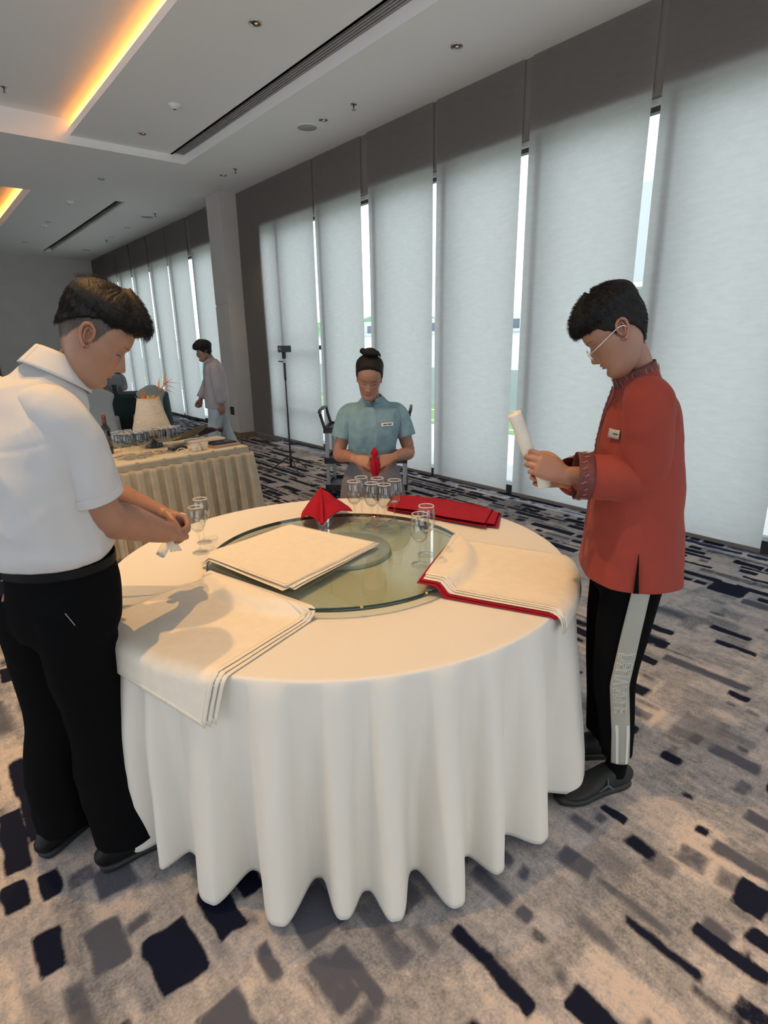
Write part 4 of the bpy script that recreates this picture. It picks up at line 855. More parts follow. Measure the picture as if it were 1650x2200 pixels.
def head_grid(jaw=1.0, wide=1.0, nose=1.0, fem=0.0, nth=176, nz=112):
    zz = np.interp(np.linspace(0, 1, nz), [0, .12, .62, .9, 1], [-.016, .006, .140, .215, .2328])
    from_ = lambda c: np.array([np.interp(z, sp[:, 0], sp[:, c]) for z in zz])
    sp = spline(HP, 6); xf, xb, hw = from_(1), from_(2), from_(3)
    hw = hw * wide * np.where(zz < .08, 1 - (1 - jaw) * (1 - zz / .08), 1)
    th = np.arange(nth) * 2 * PI / nth
    # more samples towards the face
    th = th - .42 * np.sin(th); T_, Z_ = np.meshgrid(th, zz, indexing='xy')
    c, s = np.cos(T_), np.sin(T_)
    XF, XB, HW = xf[:, None], xb[:, None], hw[:, None]; k_ = ss(Z_, .0, .08); xc = -.008 * k_ + (XF * .45 + XB * .55) * (1 - k_)
    e = np.where(c > 0, 2.15, 2.1); cx = np.sign(c) * np.abs(c) ** (2 / e); sy = np.sign(s) * np.abs(s) ** (2 / e)
    x = xc + np.where(c > 0, (XF - xc) * cx, (xc - XB) * cx); y = HW * sy; z = Z_ + 0 * T_
    g = lambda v_, m, w_: np.exp(-((v_ - m) / w_) ** 2)
    fr = ss(c, .05, .45); ay = np.abs(y)
    # nose
    hz = np.interp(z, [.060, .067, .074, .080, .090, .105, .118, .126], [0, .010, .0205, .0225, .0175, .0105, .0045, 0]) * nose
    wz = np.interp(z, [.06, .078, .095, .12], [.0115, .0125, .0085, .0075])
    x = x + fr * hz * g(y, 0, wz); x = x + fr * .0075 * nose * g(ay, .0135, .0055) * g(z, .0755, .0065)
    # eye sockets, lids, brow
    x = x - fr * .0085 * g(ay, .030, .0155) * g(z, .117, .0105); x = x + fr * .0068 * g(ay, .031, .0110) * g(z, .1135, .0066)
    x = x + fr * .0030 * (1 - fem) * g(ay, .026, .018) * g(z, .1335, .007); x = x - fr * .002 * g(ay, 0, .012) * g(z, .120, .008)
    # lips, philtrum, chin, cheeks
    lw = .021; lip = lambda zc, wz_, amp: fr * amp * g(z, zc, wz_) * np.clip(1 - (ay / lw) ** 2, 0, 1) ** .7
    x = x + lip(.0545, .0042, .0062) + lip(.0445, .0046, .0066) - fr * .0040 * g(z, .0498, .0014) * g(ay, 0, .018) - fr * .0035 * g(z, .0365, .0045) * g(ay, 0, .018)
    x = x - fr * .0012 * g(ay, 0, .003) * g(z, .0625, .004) + fr * .003 * g(z, .018, .012) * g(ay, 0, .018)
    x = x + fr * .0028 * g(ay, .043, .016) * g(z, .092, .014) - fr * .002 * g(ay, .045, .014) * g(z, .055, .016)
    y = y + np.sign(y) * .002 * g(z, .095, .015) * ss(c, -.1, .4)
    # lower jaw line: pull the underside back
    P = np.stack([x, y, z], -1); return P, T_, Z_
def grid_faces(nz, nth):
    f = [(i * nth + j, i * nth + (j + 1) % nth, (i + 1) * nth + (j + 1) % nth, (i + 1) * nth + j) for i in range(nz - 1) for j in range(nth)]
    return f + [tuple(range(nth))[::-1], tuple(range((nz - 1) * nth, nz * nth))]
EAR0 = V(-.006, 0, .108)
def to_world(P, c, fr_, sc): P = (P - EAR0) * sc; X, Y, Z = fr_; return c + P[..., 0:1] * X + P[..., 1:2] * Y + P[..., 2:3] * Z
SKIN = np.array([.31, .165, .105])
def head(center, fr_, sc=1.0, skin=SKIN, scalp=None, zh=None, fade=None, hairt=None, hair_col=(.012, .010, .009), ears=True, lips=(.34, .14, .11), brow=.85, es=.92, rag=1.0, **kw):
    """returns (head verts, faces, colours), (hair verts, faces)"""
    P, T_, Z_ = head_grid(**kw); nz, nth = T_.shape; p = P.reshape(-1, 3); x, y, z = p.T; ay = np.abs(y); frnt = x > .03
    col = np.tile(skin, (len(p), 1)); g = lambda v_, m, w_: np.exp(-((v_ - m) / w_) ** 2)
    def mixc(mask, c): 
        mask = np.clip(mask, 0, 1)[:, None]; col[:] = col * (1 - mask) + np.array(c) * mask
    mixc(.35 * g(ay, .042, .016) * g(z, .088, .016) * frnt, skin * [1.12, .78, .74]); mixc(.3 * g(z, .075, .008) * g(ay, 0, .014) * frnt, skin * [1.1, .75, .7])
    mixc(1.0 * frnt * g(ay, .031, .0155) ** .7 * (ay > .012) * (ay < .049) * g(z, .1335 + .002 * np.sin((ay - .014) * 70) , .0030) * brow, (.05, .03, .022))
    mixc(1.1 * frnt * (ay > .015) * (ay < .046) * g(z, .1085 - .12 * (ay - .031) ** 2 / .015, .0021), (.02, .010, .008))
    mixc(.45 * frnt * (ay > .016) * (ay < .045) * g(z, .1185, .0016), skin * .45)
    ly = np.clip(1 - (ay / .0225) ** 2, 0, 1); mixc(frnt * (ly > .03) * (g(z, .0545, .0055 * ly + .0005) ** .6), lips); mixc(frnt * (ly > .03) * g(z, .0445, .0060 * ly + .0005) ** .6, lips)
    mixc(.9 * frnt * g(z, .0498, .0011) * g(ay, 0, .017), (.10, .03, .025)); mixc(.8 * frnt * g(ay, .0065, .003) * g(z, .0665, .0022), (.12, .045, .03))
    nv = fbm(p * 60, 2)
    if scalp is not None:   # short clipped hair shown as colour on the skin
        th_ = np.abs(np.degrees(np.arctan2(y, x + .008))); k = ss(z - np.interp(th_, *scalp) + .003 * nv, -.006, .006); mixc(k * .93, (.032, .022, .017))
    v = [to_world(p, center, fr_, sc)]; f = grid_faces(nz, nth); cols = [col]; n = len(p)
    if ears:
        for sg in (1, -1):
            yw = float(np.interp(.112, HP[:, 0], HP[:, 3])) * kw.get('wide', 1)
            o_ = V(-.006, sg * (yw - .004), .104); out = V(-.38, sg * .92, 0); upv = V(-.16, 0, .99)
            fw = V(1, sg * .25, 0); fw /= np.linalg.norm(fw); out = nrm(out)
            def E(a, b, c_): return o_ + (fw * a + upv * b) * es + out * c_ * (es * .9)
            hel = [E(.010, -.004, .004), E(.012, .012, .010), E(.009, .026, .014), E(-.004, .033, .018), E(-.017, .026, .020), E(-.021, .010, .019), E(-.017, -.008, .015), E(-.008, -.022, .010), E(.003, -.029, .007), E(.008, -.022, .004)]
            parts = [tube(hel, [.003, .0040, .0042, .0045, .0046, .0044, .0042, .0046, .0058, .003], n=9, sub=5),
                     tube([E(.006, .018, .010), E(-.007, .023, .0125), E(-.012, .010, .0135), E(-.009, -.008, .011), E(-.002, -.016, .008)], [.0025, .0032, .0034, .0032, .002], n=8, sub=4),
                     tube([E(.010, .004, .006), E(.0085, -.006, .011), E(.006, -.012, .007)], [.003, .004, .003], n=8, sub=3)]
            ev, ef = ellipsoid((0, 0, 0), (.017, .026, .0045), 10); ev = np.array([E(a - .004, b + .002, c_ + .006) for a, b, c_ in ev]); parts.append((ev, ef))
            for (a, b) in parts:
                v.append(to_world(np.array(a), center, fr_, sc)); f += [[i + n for i in q] for q in b]; n += len(a)
                cc = np.tile(skin * [1.02, .86, .82], (len(a), 1)); 
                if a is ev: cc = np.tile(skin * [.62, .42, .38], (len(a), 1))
                cols.append(cc)
    hd = (np.concatenate(v), f, np.concatenate(cols))
    # hair shell
    hr = None
    if zh is not None:
        P2 = P.copy(); nth2 = nth; q = P2.reshape(-1, 3).copy(); vn = normals(q, np.array([a for a in grid_faces(nz, nth) if len(a) == 4])); vn *= np.sign((vn * (q - V(-.008, 0, .11))).sum(1))[:, None]
        th_ = np.abs(np.degrees(np.arctan2(q[:, 1], q[:, 0] + .008))); edge = np.interp(th_, *zh) + rag * .004 * fbm(np.c_[T_.ravel() * 9, q[:, 2] * 30, q[:, 0] * 0], 2)
        m = ss(q[:, 2] - edge, -.004, .012); t = hairt(th_, q[:, 2], q) * m - .007 * (1 - m); q = q + vn * t[:, None]
        hr = (q, grid_faces(nz, nth), m, vn)
    return hd, hr
def hair_obj(hr, center, fr_, sc, parent, m, tufts=None, extra=None, name='hair', seed=1, bumpy=.0015):
    q, f, msk, vn = hr; st = fbm(np.c_[np.arctan2(q[:, 1], q[:, 0]) * 26, q[:, 2] * 12, q[:, 0] * 8], 3); q = q + vn * (bumpy * st * msk)[:, None]
    v = [to_world(q, center, fr_, sc)]; F_ = list(f); n = len(q); rg = np.random.RandomState(seed)
    if tufts:
        idx = np.where(msk > .9)[0]; rad_ = np.hypot(q[:, 0] + .008, q[:, 1]); wt = rad_ * (1.45 - np.clip((q[:, 0] + .008) / (rad_ + 1e-6), -1, 1)) + .002
        for (cnt, L0, L1, w0, comb, sel, lift) in tufts:
            ii = idx[sel(q[idx])] if sel is not None else idx
            for i in rg.choice(ii, cnt, p=wt[ii] / wt[ii].sum()):
                nn = vn[i]; d = nrm(nn * lift + comb(q[i]) + rg.normal(0, .13, 3)); L_ = rg.uniform(L0, L1); b = q[i] - nn * .004; s_ = nrm(np.cross(d, nn + rg.normal(0, .2, 3))); u_ = np.cross(d, s_); w_ = w0 * rg.uniform(.6, 1.2)
                mid = b + d * L_ * .55 + nn * L_ * .10; tip = b + d * L_ - nn * L_ * .05
                vv = [b + s_ * w_, b - s_ * w_ * .5 + u_ * w_ * .8, b - s_ * w_ * .5 - u_ * w_ * .8, mid + s_ * w_ * .8, mid - s_ * w_ * .4 + u_ * w_ * .6, mid - s_ * w_ * .4 - u_ * w_ * .6, tip]
                v.append(to_world(np.array(vv), center, fr_, sc)); F_ += [[n, n + 1, n + 4, n + 3], [n + 1, n + 2, n + 5, n + 4], [n + 2, n, n + 3, n + 5], [n + 3, n + 4, n + 6], [n + 4, n + 5, n + 6], [n + 5, n + 3, n + 6]]; n += 7
    if extra:
        for a, b in extra: v.append(to_world(np.array(a), center, fr_, sc)); F_ += [[i + n for i in w_] for w_ in b]; n += len(a)
    return mesh(name, np.concatenate(v), F_, m, parent)

def rot_to(a, b, ang): # rotate a towards b by ang (a, b orthonormal)
    return a * math.cos(ang) + b * math.sin(ang)
def hand(W, D, N, side, curl=(40, 60, 40), thumb=(.5, .7, .4), sc=1.0, spread=.05, curls=None, tb=(15, 25)):
    """closed parts of a hand. W wrist, D towards the knuckles, N palm normal, side=+1/-1 thumb along +/-(N x D)"""
    W = np.array(W, float); D = nrm(D); N = nrm(np.array(N, float) - D * (np.array(N, float) @ D)); S = np.cross(N, D) * side; parts = []
    parts.append(tube([W - D * .02 * sc, W + D * .012 * sc, W + D * .05 * sc, W + D * .088 * sc], np.array([.026, .030, .040, .041]) * sc, np.array([.020, .019, .0165, .0125]) * sc, hint=S, n=18, expo=2.5))
    parts.append(tube([W + D * .012 * sc + S * .012 * sc + N * .006 * sc, W + D * .045 * sc + S * .030 * sc + N * .010 * sc], [.017 * sc, .015 * sc], n=12))
    base = [(.088, .0300, .072, .0088), (.093, .0103, .079, .0090), (.089, -.0098, .074, .0086), (.080, -.0285, .059, .0076)]
    for i, (a, b, L_, r_) in enumerate(base):
        c_ = curls[i] if curls else curl; P0 = W + D * a * sc + S * b * sc; d = nrm(D + S * spread * (1.4 - i)); pts = [P0 - d * .02 * sc, P0]; A = 0
        for seg, bend in zip((.46, .30, .24), c_):
            A += math.radians(bend); pts.append(pts[-1] + rot_to(d, N, A) * L_ * seg * sc)
        parts.append(tube(pts, np.array([r_ * 1.0, r_ * 1.12, r_, r_ * .92, r_ * .72]) * sc, n=12, sub=3, hint=S))
    t = nrm(D * thumb[0] + S * thumb[1] + N * thumb[2]); P0 = W + D * .030 * sc + S * .026 * sc + N * .006 * sc; t2 = nrm(rot_to(t, nrm(np.cross(np.cross(t, D * .8 + N * .6), t)), math.radians(tb[0]))); t3 = nrm(rot_to(t2, nrm(np.cross(np.cross(t2, D * .8 + N * .6), t2)), math.radians(tb[1])))
    parts.append(tube([P0, P0 + t * .040 * sc, P0 + t * .040 * sc + t2 * .030 * sc, P0 + t * .040 * sc + t2 * .030 * sc + t3 * .024 * sc], np.array([.0145, .0125, .0105, .008]) * sc, n=12, sub=3))
    return parts
M_skin = mat('skin', (.5, .27, .18), .5, attr='tint', noise=(25, .05), bump=(500, .08, .0006), sss=.12)
def body(parent, hd, fine, coarse, skin=SKIN, voxf=.003):
    """one skin mesh: head + finely remeshed arms and hands + coarsely remeshed trunk"""
    vs_, fs, cs, n = [hd[0]], list(hd[1]), [hd[2]], len(hd[0])
    for group, vox, sm in ((fine, voxf, 3), (coarse, .012, 4)):
        if not group: continue
        v, f, vn = remesh(group, vox, sm); vs_.append(v); fs += (np.asarray(f) + n).tolist(); n += len(v)
        k = fbm(v * 30, 2)[:, None] * .04; cs.append(skin * (1 + k * [1, 1.4, 1.4]) * [1.02, .94, .92])
    return mesh('body', np.concatenate(vs_), fs, M_skin, parent, colors=np.concatenate(cs))
def ridge(P, f, axis, stretch=.25):
    """folds running along 'axis'"""
    ax = nrm(axis); al = (P @ ax)[:, None] * ax; Q = (P - al) + al * stretch; n_ = vnoise(Q * f) ; return (1 - np.abs(n_)) ** 2 - .4
def garment(name, parts, m, parent, vox=.007, sm=6, disp=None, cut=None, thick=.0025, colors=None, off=-1):
    v, f, vn = remesh(parts, vox, sm)
    if disp is not None: v = v + vn * disp(v, vn)[:, None]
    if cut: v, f = cuts(v, f, cut)
    o = mesh(name, v, f, m, parent, colors=colors(v) if colors else None); 
    if thick: solid(o, thick, off)
    return o
def shoe(parent, heel, az, L_=.285, wd=.100, ht=.085, m=None, ms=None, name='shoe', label=None, toe=.0):
    a = math.radians(az); X = V(math.cos(a), math.sin(a), 0); Y = V(-math.sin(a), math.cos(a), 0); heel = V(heel[0], heel[1], 0)
    def W_(x, y, z): return heel + X * x + Y * y + V(0, 0, z)
    xs = [0.004, .03, .075, .12, .165, .205, .245, L_ - .008]; top = [.075, ht, ht + .012, ht - .004, .066, .054, .044, .026]; w_ = [.028, .036, .038, .040, .046, wd / 2, wd / 2 * .9, .026]
    v, f = tube([W_(x, 0, .018 + (t - .018) / 2) for x, t in zip(xs, top)], w_, [(t - .014) / 2 for t in top], hint=Y, n=22, sub=4, expo=2.7)
    up_ = mesh(name, v, f, m, parent)
    if label: up_['label'] = label
    v, f = tube([W_(x, 0, .014 + toe * max(0, x - .2) * 2) for x in (.0, .03, .10, .16, .21, .25, L_)], np.array([.030, .038, .039, .046, wd / 2 + .003, wd / 2 * .92, .030]), [.014] * 7, hint=Y, n=22, sub=4, expo=4); mesh('sole', v, f, ms or m, up_)
    mb = MB()
    for k in range(4): mb.tube([W_(.115 + k * .022, -.022, ht - .008 - k * .010), W_(.120 + k * .022, 0, ht + .002 - k * .011), W_(.115 + k * .022, .022, ht - .008 - k * .010)], .0028, n=6, sub=2)
    mb.obj('laces', m, up_, True)
    return up_
def band(center, axis, rx, ry, h, hint, flare=0, gap=0, n=72, gapdir=None, slope=0):
    """open collar or cuff band: ring around axis, standing h high"""
    ax = nrm(axis); U = nrm(np.array(hint) - ax * (np.array(hint) @ ax)); W_ = np.cross(ax, U); g = gap / 2
    def fn(u, w2):
        a = g + (2 * PI - 2 * g) * u; k = 1 + flare * w2; hh = h * (1 - slope * (.5 + .5 * np.cos(a)))
        return np.array(center) + np.outer(rx * np.cos(a) * k, U) + np.outer(ry * np.sin(a) * k, W_) + np.outer(w2 * hh, ax)
    return sheet(fn, n, 8)

M_hair = mat('black_hair', (.006, .005, .0045), .55, noise=(90, .5), spec=.25, bump=(260, .6, .003)); M_hairb = mat('dark_brown_hair', (.0065, .0045, .0035), .55, noise=(90, .5), spec=.3, bump=(260, .6, .003))
M_shirt = mat('white_shirt_cotton', (.50, .495, .49), .85, crease=(7, .009, (1, 1, .4)), bump=(500, .1, .0008)); M_trous = mat('black_trousers', (.004, .004, .0045), .95, bump=(300, .15, .001), spec=.06); M_belt = mat('black_leather', (.004, .004, .004), .6, spec=.15)
M_shoe = mat('black_shoe', (.005, .005, .0055), .55, spec=.25, bump=(200, .2, .001)); M_sole = mat('dark_sole', (.009, .009, .010), .6)

def sleeve(pts, ra, rb, hint, m, parent, disp, thick=.0025, n=40, sub=9, name='sleeve'):
    v, f = tube(pts, ra, rb, hint=hint, n=n, sub=sub, cap=None); k = len(v) // n; c_ = v.reshape(k, n, 3).mean(1); vn = v.reshape(k, n, 3) - c_[:, None]; vn = (vn / np.linalg.norm(vn, axis=2)[..., None]).reshape(-1, 3)
    t = np.repeat(np.linspace(0, 1, k), n); v = v + vn * (disp(v, vn) * ss(1 - t, 0, .12))[:, None]; f = [q[::-1] for q in f]
    o = mesh(name, v, f, m, parent); return solid(o, thick, 0)

# ---- man in the white shirt (left)
fa20 = math.radians(20); Fl = V(math.cos(fa20), math.sin(fa20), 0); Ll = V(-math.sin(fa20), math.cos(fa20), 0)
r = root('person', (.17, 1.80, 0), 'man in white short sleeved shirt and black trousers bent over the table, rolling a napkin', 'person')
hc = V(.405, 1.732, 1.628); hf = frame(-13, 40, 2); HS = .985
zh = ([0, 25, 50, 68, 80, 92, 105, 125, 150, 180], [.172, .172, .165, .156, .154, .152, .146, .125, .092, .080])
def ht_l(th, z, q): return .006 + .022 * ss(z, .16, .20) * (1 - .35 * ss(th, 60, 160)) + .016 * ss(60 - th, 0, 40) * ss(z, .165, .19) + .010 * ss(th, 100, 150) * ss(z, .12, .17)
hd, hr = head(hc, hf, HS, scalp=([0, 40, 60, 68, 76, 84, 92, 100, 112, 125, 150, 180], [.30, .30, .165, .150, .098, .094, .125, .142, .118, .075, .058, .055]), zh=zh, hairt=ht_l, wide=1.03, jaw=.98, nose=1.15)
up3 = lambda *a: (lambda q: V(*a))
hair_obj(hr, hc, hf, HS, r, M_hairb, tufts=[(7000, .012, .022, .0007, lambda q: V(.9, 0, -.05), lambda q: (q[:, 2] > .16), .14), (900, .016, .028, .0008, lambda q: V(.8, 0, -.9), lambda q: (q[:, 0] > .045) & (q[:, 2] > .165), .10),
        (3500, .010, .018, .0006, lambda q: V(-.1, 0, -.9), lambda q: (q[:, 2] < .19) & (q[:, 0] < .03), .10), (260, .012, .022, .0006, lambda q: V(-.7, 0, .3), lambda q: (q[:, 2] > .21) & (q[:, 0] < .0), .35)], seed=3)
Rs, Re, Rw = V(.290, 1.635, 1.435), V(.352, 1.675, 1.150), V(.553, 1.785, 1.022); Ls_, Le_, Lw_ = V(.20, 1.97, 1.44), V(.38, 2.02, 1.18), V(.575, 1.905, 1.060)
Dr = nrm(V(.72, .66, -.18)); Nr = nrm(V(-.45, .60, -.62))
fine = [tube([Rs + (Re - Rs) * .18, Rs + (Re - Rs) * .5, Re, Re + (Rw - Re) * .35, Re + (Rw - Re) * .75, Rw], [.046, .054, .052, .054, .042, .031], [.046, .054, .054, .052, .038, .028], hint=(0, 0, 1), n=20, sub=6)]
fine += hand(Rw, Dr, Nr, -1, thumb=(.92, .12, .50), tb=(5, 8), curls=[(62, 75, 40), (72, 82, 45), (78, 84, 45), (80, 84, 45)], sc=1.0)
fine += [tube([Ls_, Ls_ + (Le_ - Ls_) * .5, Le_, Le_ + (Lw_ - Le_) * .35, Lw_], [.056, .050, .046, .045, .028], n=18, sub=5)]
fine += hand(Lw_, nrm(V(.70, -.60, -.35)), nrm(V(-.3, -.55, -.7)), 1, thumb=(.75, .35, .55), curls=[(50, 70, 40), (60, 75, 45), (66, 80, 45), (70, 80, 45)], sc=1.0)
coarse = [tube([V(.262, 1.80, 1.42), V(.325, 1.790, 1.51), V(.368, 1.762, 1.555), V(.395, 1.742, 1.60)], [.062, .056, .054, .046], [.058, .054, .052, .046], hint=Ll, n=20),
          tube([V(.225, 1.79, .9), V(.225, 1.79, 1.15), V(.255, 1.80, 1.42)], [.13, .14, .13], [.09, .10, .08], hint=Ll, n=20)]
for a, b, c_ in ((V(.255, 1.70, .88), V(.275, 1.75, .5), V(.255, 1.715, .09)), (V(.15, 1.86, .88), V(.15, 1.87, .5), V(.135, 1.90, .09))): coarse.append(tube([a, b, c_], [.07, .05, .035], n=14))
body(r, hd, fine, coarse)
TP = [(.228, 1.79, 1.030), (.228, 1.79, 1.10), (.222, 1.79, 1.22), (.232, 1.79, 1.33), (.255, 1.80, 1.425), (.292, 1.80, 1.487), (.322, 1.80, 1.540)]
def dl(P, n_):
    back = ss(-(n_ @ Fl), -.2, .6); side = ss(-(n_ @ Ll), 0, .7)
    d = .016 * ridge(P, 8, (.25, .1, -1), .22) * (1 - .4 * side) +  .022 * back * ridge(P + V(.3, 0, 0), 7, (-.55, -.2, .8), .16) + .004 * fbm(P * 14, 2) + .006 * side * ridge(P, 12, (.8, .3, .45), .3)
    # yoke seam across the back and sleeve seam
    s_ = (P - V(.262, 1.80, 1.40)) @ nrm(V(-.25, -.1, 1)); d = d - .0025 * np.exp(-(s_ / .005) ** 2) * ss(-(n_ @ Fl), -.3, .3)
    # blouse over the belt
    d = d + .014 * np.exp(-((P[:, 2] - 1.065) / .035) ** 2) * (.8 + .5 * ridge(P, 14, (0, 0, 1), .3)); return d
se = Rs + (Re - Rs) * .80 + V(-.004, -.004, 0)
parts = [tube(TP, [.163, .176, .182, .194, .190, .128, .076], [.125, .150, .145, .135, .108, .080, .068], rf=[.130, .145, .155, .145, .118, .085, .066], hint=Ll, n=40, sub=6, expo=2.3, cap='flat')]
ax = nrm(Re - Rs); ax2 = nrm(Le_ - Ls_)
garment('shirt', parts, M_shirt, r, .007, 4, dl, cut=[(V(.228, 1.79, 1.036), (0, 0, -1), .30)], thick=.0025)
def dsl(P, n_): return .012 * ridge(P, 10, nrm(V(.5, .3, 1)), .22) + .004 * fbm(P * 16, 2)
sleeve([Rs + V(-.055, .085, .022), Rs + V(-.03, .045, .018), Rs + V(-.005, .008, -.012), Rs + (Re - Rs) * .35, Rs + (Re - Rs) * .6, se], [.045, .056, .067, .071, .072, .074], [.046, .058, .068, .071, .070, .069], Fl, M_shirt, r, dsl)
sleeve([Ls_ + V(.0, -.06, .01), Ls_, Ls_ + (Le_ - Ls_) * .4, Ls_ + (Le_ - Ls_) * .72], [.055, .072, .075, .072], [.06, .072, .074, .070], Fl, M_shirt, r, dsl)
# sleeve hem band, side seam, collar
v, f = band(se - ax * .026, ax, .0755, .0705, .026, Fl, 0, 0, 60); solid(mesh('sleeve_hem', v, f, M_shirt, r), .0015, 1)
cax = nrm(V(.52, .02, .86))
v, f = band(V(.318, 1.798, 1.520), cax, .066, .074, .040, -Fl + V(0, 0, .3), -.02, 0, 72); solid(mesh('collar_stand', v, f, mat('grey_collar_lining', (.16, .17, .20), .7), r), .002, 1)
v, f = band(V(.346, 1.797, 1.572), -cax, .069, .077, .062, -Fl + V(0, 0, .3), .30, .0, 72); solid(mesh('collar', v, f, M_shirt, r), .0025, 1)
# trousers
tp = [tube([(.232, 1.785, 1.035), (.232, 1.785, .95), (.215, 1.78, .84), (.205, 1.78, .78)], [.168, .176, .178, .15], [.128, .13, .125, .10], rf=[.132, .150, .150, .11], hint=Ll, n=36, sub=5, cap='flat'),
      tube([(.238, 1.705, .90), (.248, 1.725, .68), (.262, 1.740, .48), (.262, 1.730, .28), (.285, 1.712, .045)], [.098, .092, .088, .092, .098], [.110, .105, .092, .098, .105], hint=Ll, n=30, sub=5, cap='flat'),
      tube([(.165, 1.865, .90), (.165, 1.865, .68), (.160, 1.87, .48), (.130, 1.885, .28), (.140, 1.895, .05)], [.096, .092, .082, .086, .090], [.11, .10, .088, .092, .098], hint=Ll, n=30, sub=5, cap='flat')]
def dt(P, n_): return .006 * ridge(P, 7, (0, 0, 1), .25) + .008 * ss(P[:, 2], .45, .05) * ridge(P, 16, (.5, .8, .2), .5) * .8 + .003 * fbm(P * 12, 2)
garment('trousers', tp, M_trous, r, .009, 4, dt, cut=[(V(.285, 1.712, .078), (0, 0, -1), .17), (V(.140, 1.895, .078), (0, 0, -1), .15)], thick=.003)
v, f = band(V(.232, 1.785, 1.008), (0, 0, 1), .143, .176, .026, -Fl, 0, 0, 80); solid(mesh('belt', v, f, M_belt, r), .004, 1)
b_ = V(.232, 1.785, 1.025) + Fl * .165; MB().box((b_[0] - .012, b_[1] - .02, b_[2] - .016), (b_[0] + .004, b_[1] + .02, b_[2] + .016), fa20, bev=.003).obj('buckle', M_chrome, r)
v, f = tube([V(.205, 1.60, .955), V(.225, 1.60, .90), V(.243, 1.598, .85)], [.001, .0015, .0015], n=6); 
p_ = [V(.205, 1.596, .925), V(.222, 1.597, .885), V(.232, 1.598, .86)]
o = MB().tube(p_[:2], .0012, n=8).obj('pocket_cord', mat('grey_cord', (.25, .25, .26), .5), r, True)
shoe(r, (.188, 1.680), 0, m=M_shoe, ms=M_sole, L_=.30, wd=.112, ht=.10); shoe(r, (.050, 1.855), 28, m=M_shoe, ms=M_sole, L_=.30, wd=.110, ht=.10)

# rolled napkin in his hands
def roll(name, pts, rad, m, label, cat='napkin', turns=3.2, flat=1.0, hint=(0, 0, 1)):
    pts = spline(np.array(pts, float), 8); r = root(name, tuple(pts[:, :].min(0) * [0, 0, 1] + [pts[:, 0].mean(), pts[:, 1].mean(), 0]), label, cat)
    T = np.gradient(pts, axis=0); T /= np.linalg.norm(T, axis=1)[:, None]; n = 110; a = np.linspace(0, turns * 2 * PI, n); rr_ = rad * (.12 + .88 * a / a[-1]); v = []
    for i, (p, t_) in enumerate(zip(pts, T)):
        U = nrm(np.array(hint) - t_ * (np.array(hint) @ t_)); W_ = np.cross(t_, U); k = rad and 1 + .04 * math.sin(i * .7); v.append(p + np.outer(rr_ * np.cos(a) * k, U) + np.outer(rr_ * np.sin(a) * k * flat, W_))
    m_ = len(pts); f = [(i * n + j, i * n + j + 1, (i + 1) * n + j + 1, (i + 1) * n + j) for i in range(m_ - 1) for j in range(n - 1)]
    o = mesh('rolled_cloth', np.concatenate(v), f, m, r); solid(o, .0016, 0)
    v, f = tube(pts, rad * .86, rad * .86 * flat, hint=hint, n=20, sub=1, cap='flat'); 
    e = pts[2:-2]; v, f = tube(e, rad * .84, rad * .84 * flat, hint=hint, n=20, sub=1, cap='flat'); mesh('inner_fold', v, f, m, r); return r
k1 = Rw + Dr * .085 + Nr * .030
rl = roll('napkin', [(.540, 1.845, .932), (.580, 1.868, .968), (.620, 1.888, 1.003), (.652, 1.905, 1.037)], .0165, M_nap, 'cream napkin rolled up in the hands of the man in white')
def fan():
    def fn(u, w2):
        a = V(.575, 1.862, .985); z_ = .003 * np.abs(((u * 4) % 1) - .5) * 4
        return a + np.outer(u * (.35 + .65 * w2), V(.040, .0, -.004)) + np.outer(w2, V(.006, .01, -.060)) + np.outer(z_, V(-.2, -.6, .7))
    v, f = sheet(fn, 33, 8); solid(mesh('pleated_corner', v, f, M_nap, rl), .0016, 0)
fan()

# ---- man in the coral tunic (right)
fz = math.radians(130); Fr = V(math.cos(fz), math.sin(fz), 0); Lr = V(-math.sin(fz), math.cos(fz), 0)
r = root('person', (1.76, .87, 0), 'young man in coral red tunic and glasses standing in profile, looking at a rolled napkin', 'person')
hc = V(1.662, .928, 1.618); hf = frame(124, 40, 2); HS = .965
zh = ([0, 25, 50, 62, 72, 80, 90, 98, 112, 130, 150, 180], [.158, .157, .148, .130, .112, .098, .104, .132, .104, .064, .036, .028])
def ht_r(th, z, q): return .004 + .017 * ss(z, .15, .20) + .008 * ss(th, 110, 160) * ss(z, .07, .14) + .012 * ss(50 - th, 0, 30) * ss(z, .15, .18)
hd, hr = head(hc, hf, HS, skin=SKIN * [1.02, 1.02, 1.04], scalp=([0, 40, 60, 70, 78, 86, 95, 104, 125, 150, 180], [.30, .30, .150, .125, .092, .092, .128, .130, .080, .045, .038]), zh=zh, hairt=ht_r, wide=.96, jaw=.92, nose=.95)
hair_obj(hr, hc, hf, HS, r, M_hair, tufts=[(6000, .010, .018, .0006, lambda q: V(.6, 0, .25), lambda q: q[:, 2] > .16, .30), (800, .012, .020, .0007, lambda q: V(.8, 0, -.8), lambda q: (q[:, 0] > .05) & (q[:, 2] > .155), .15), (4000, .007, .013, .0006, lambda q: V(-.1, 0, -.9), lambda q: (q[:, 2] < .18), .14)], seed=8)
Rs, Re, Rw = V(1.628, .790, 1.415), V(1.652, .812, 1.190), V(1.514, .972, 1.196); Ls_, Le_, Lw_ = V(1.90, .985, 1.415), V(1.92, 1.06, 1.16), V(1.625, 1.052, 1.148)
Dr = nrm(V(-.58, .70, .36)); Nr = nrm(V(.62, .60, -.30)); D2 = nrm(V(-.68, .62, .22)); N2 = nrm(V(-.72, -.66, .0))
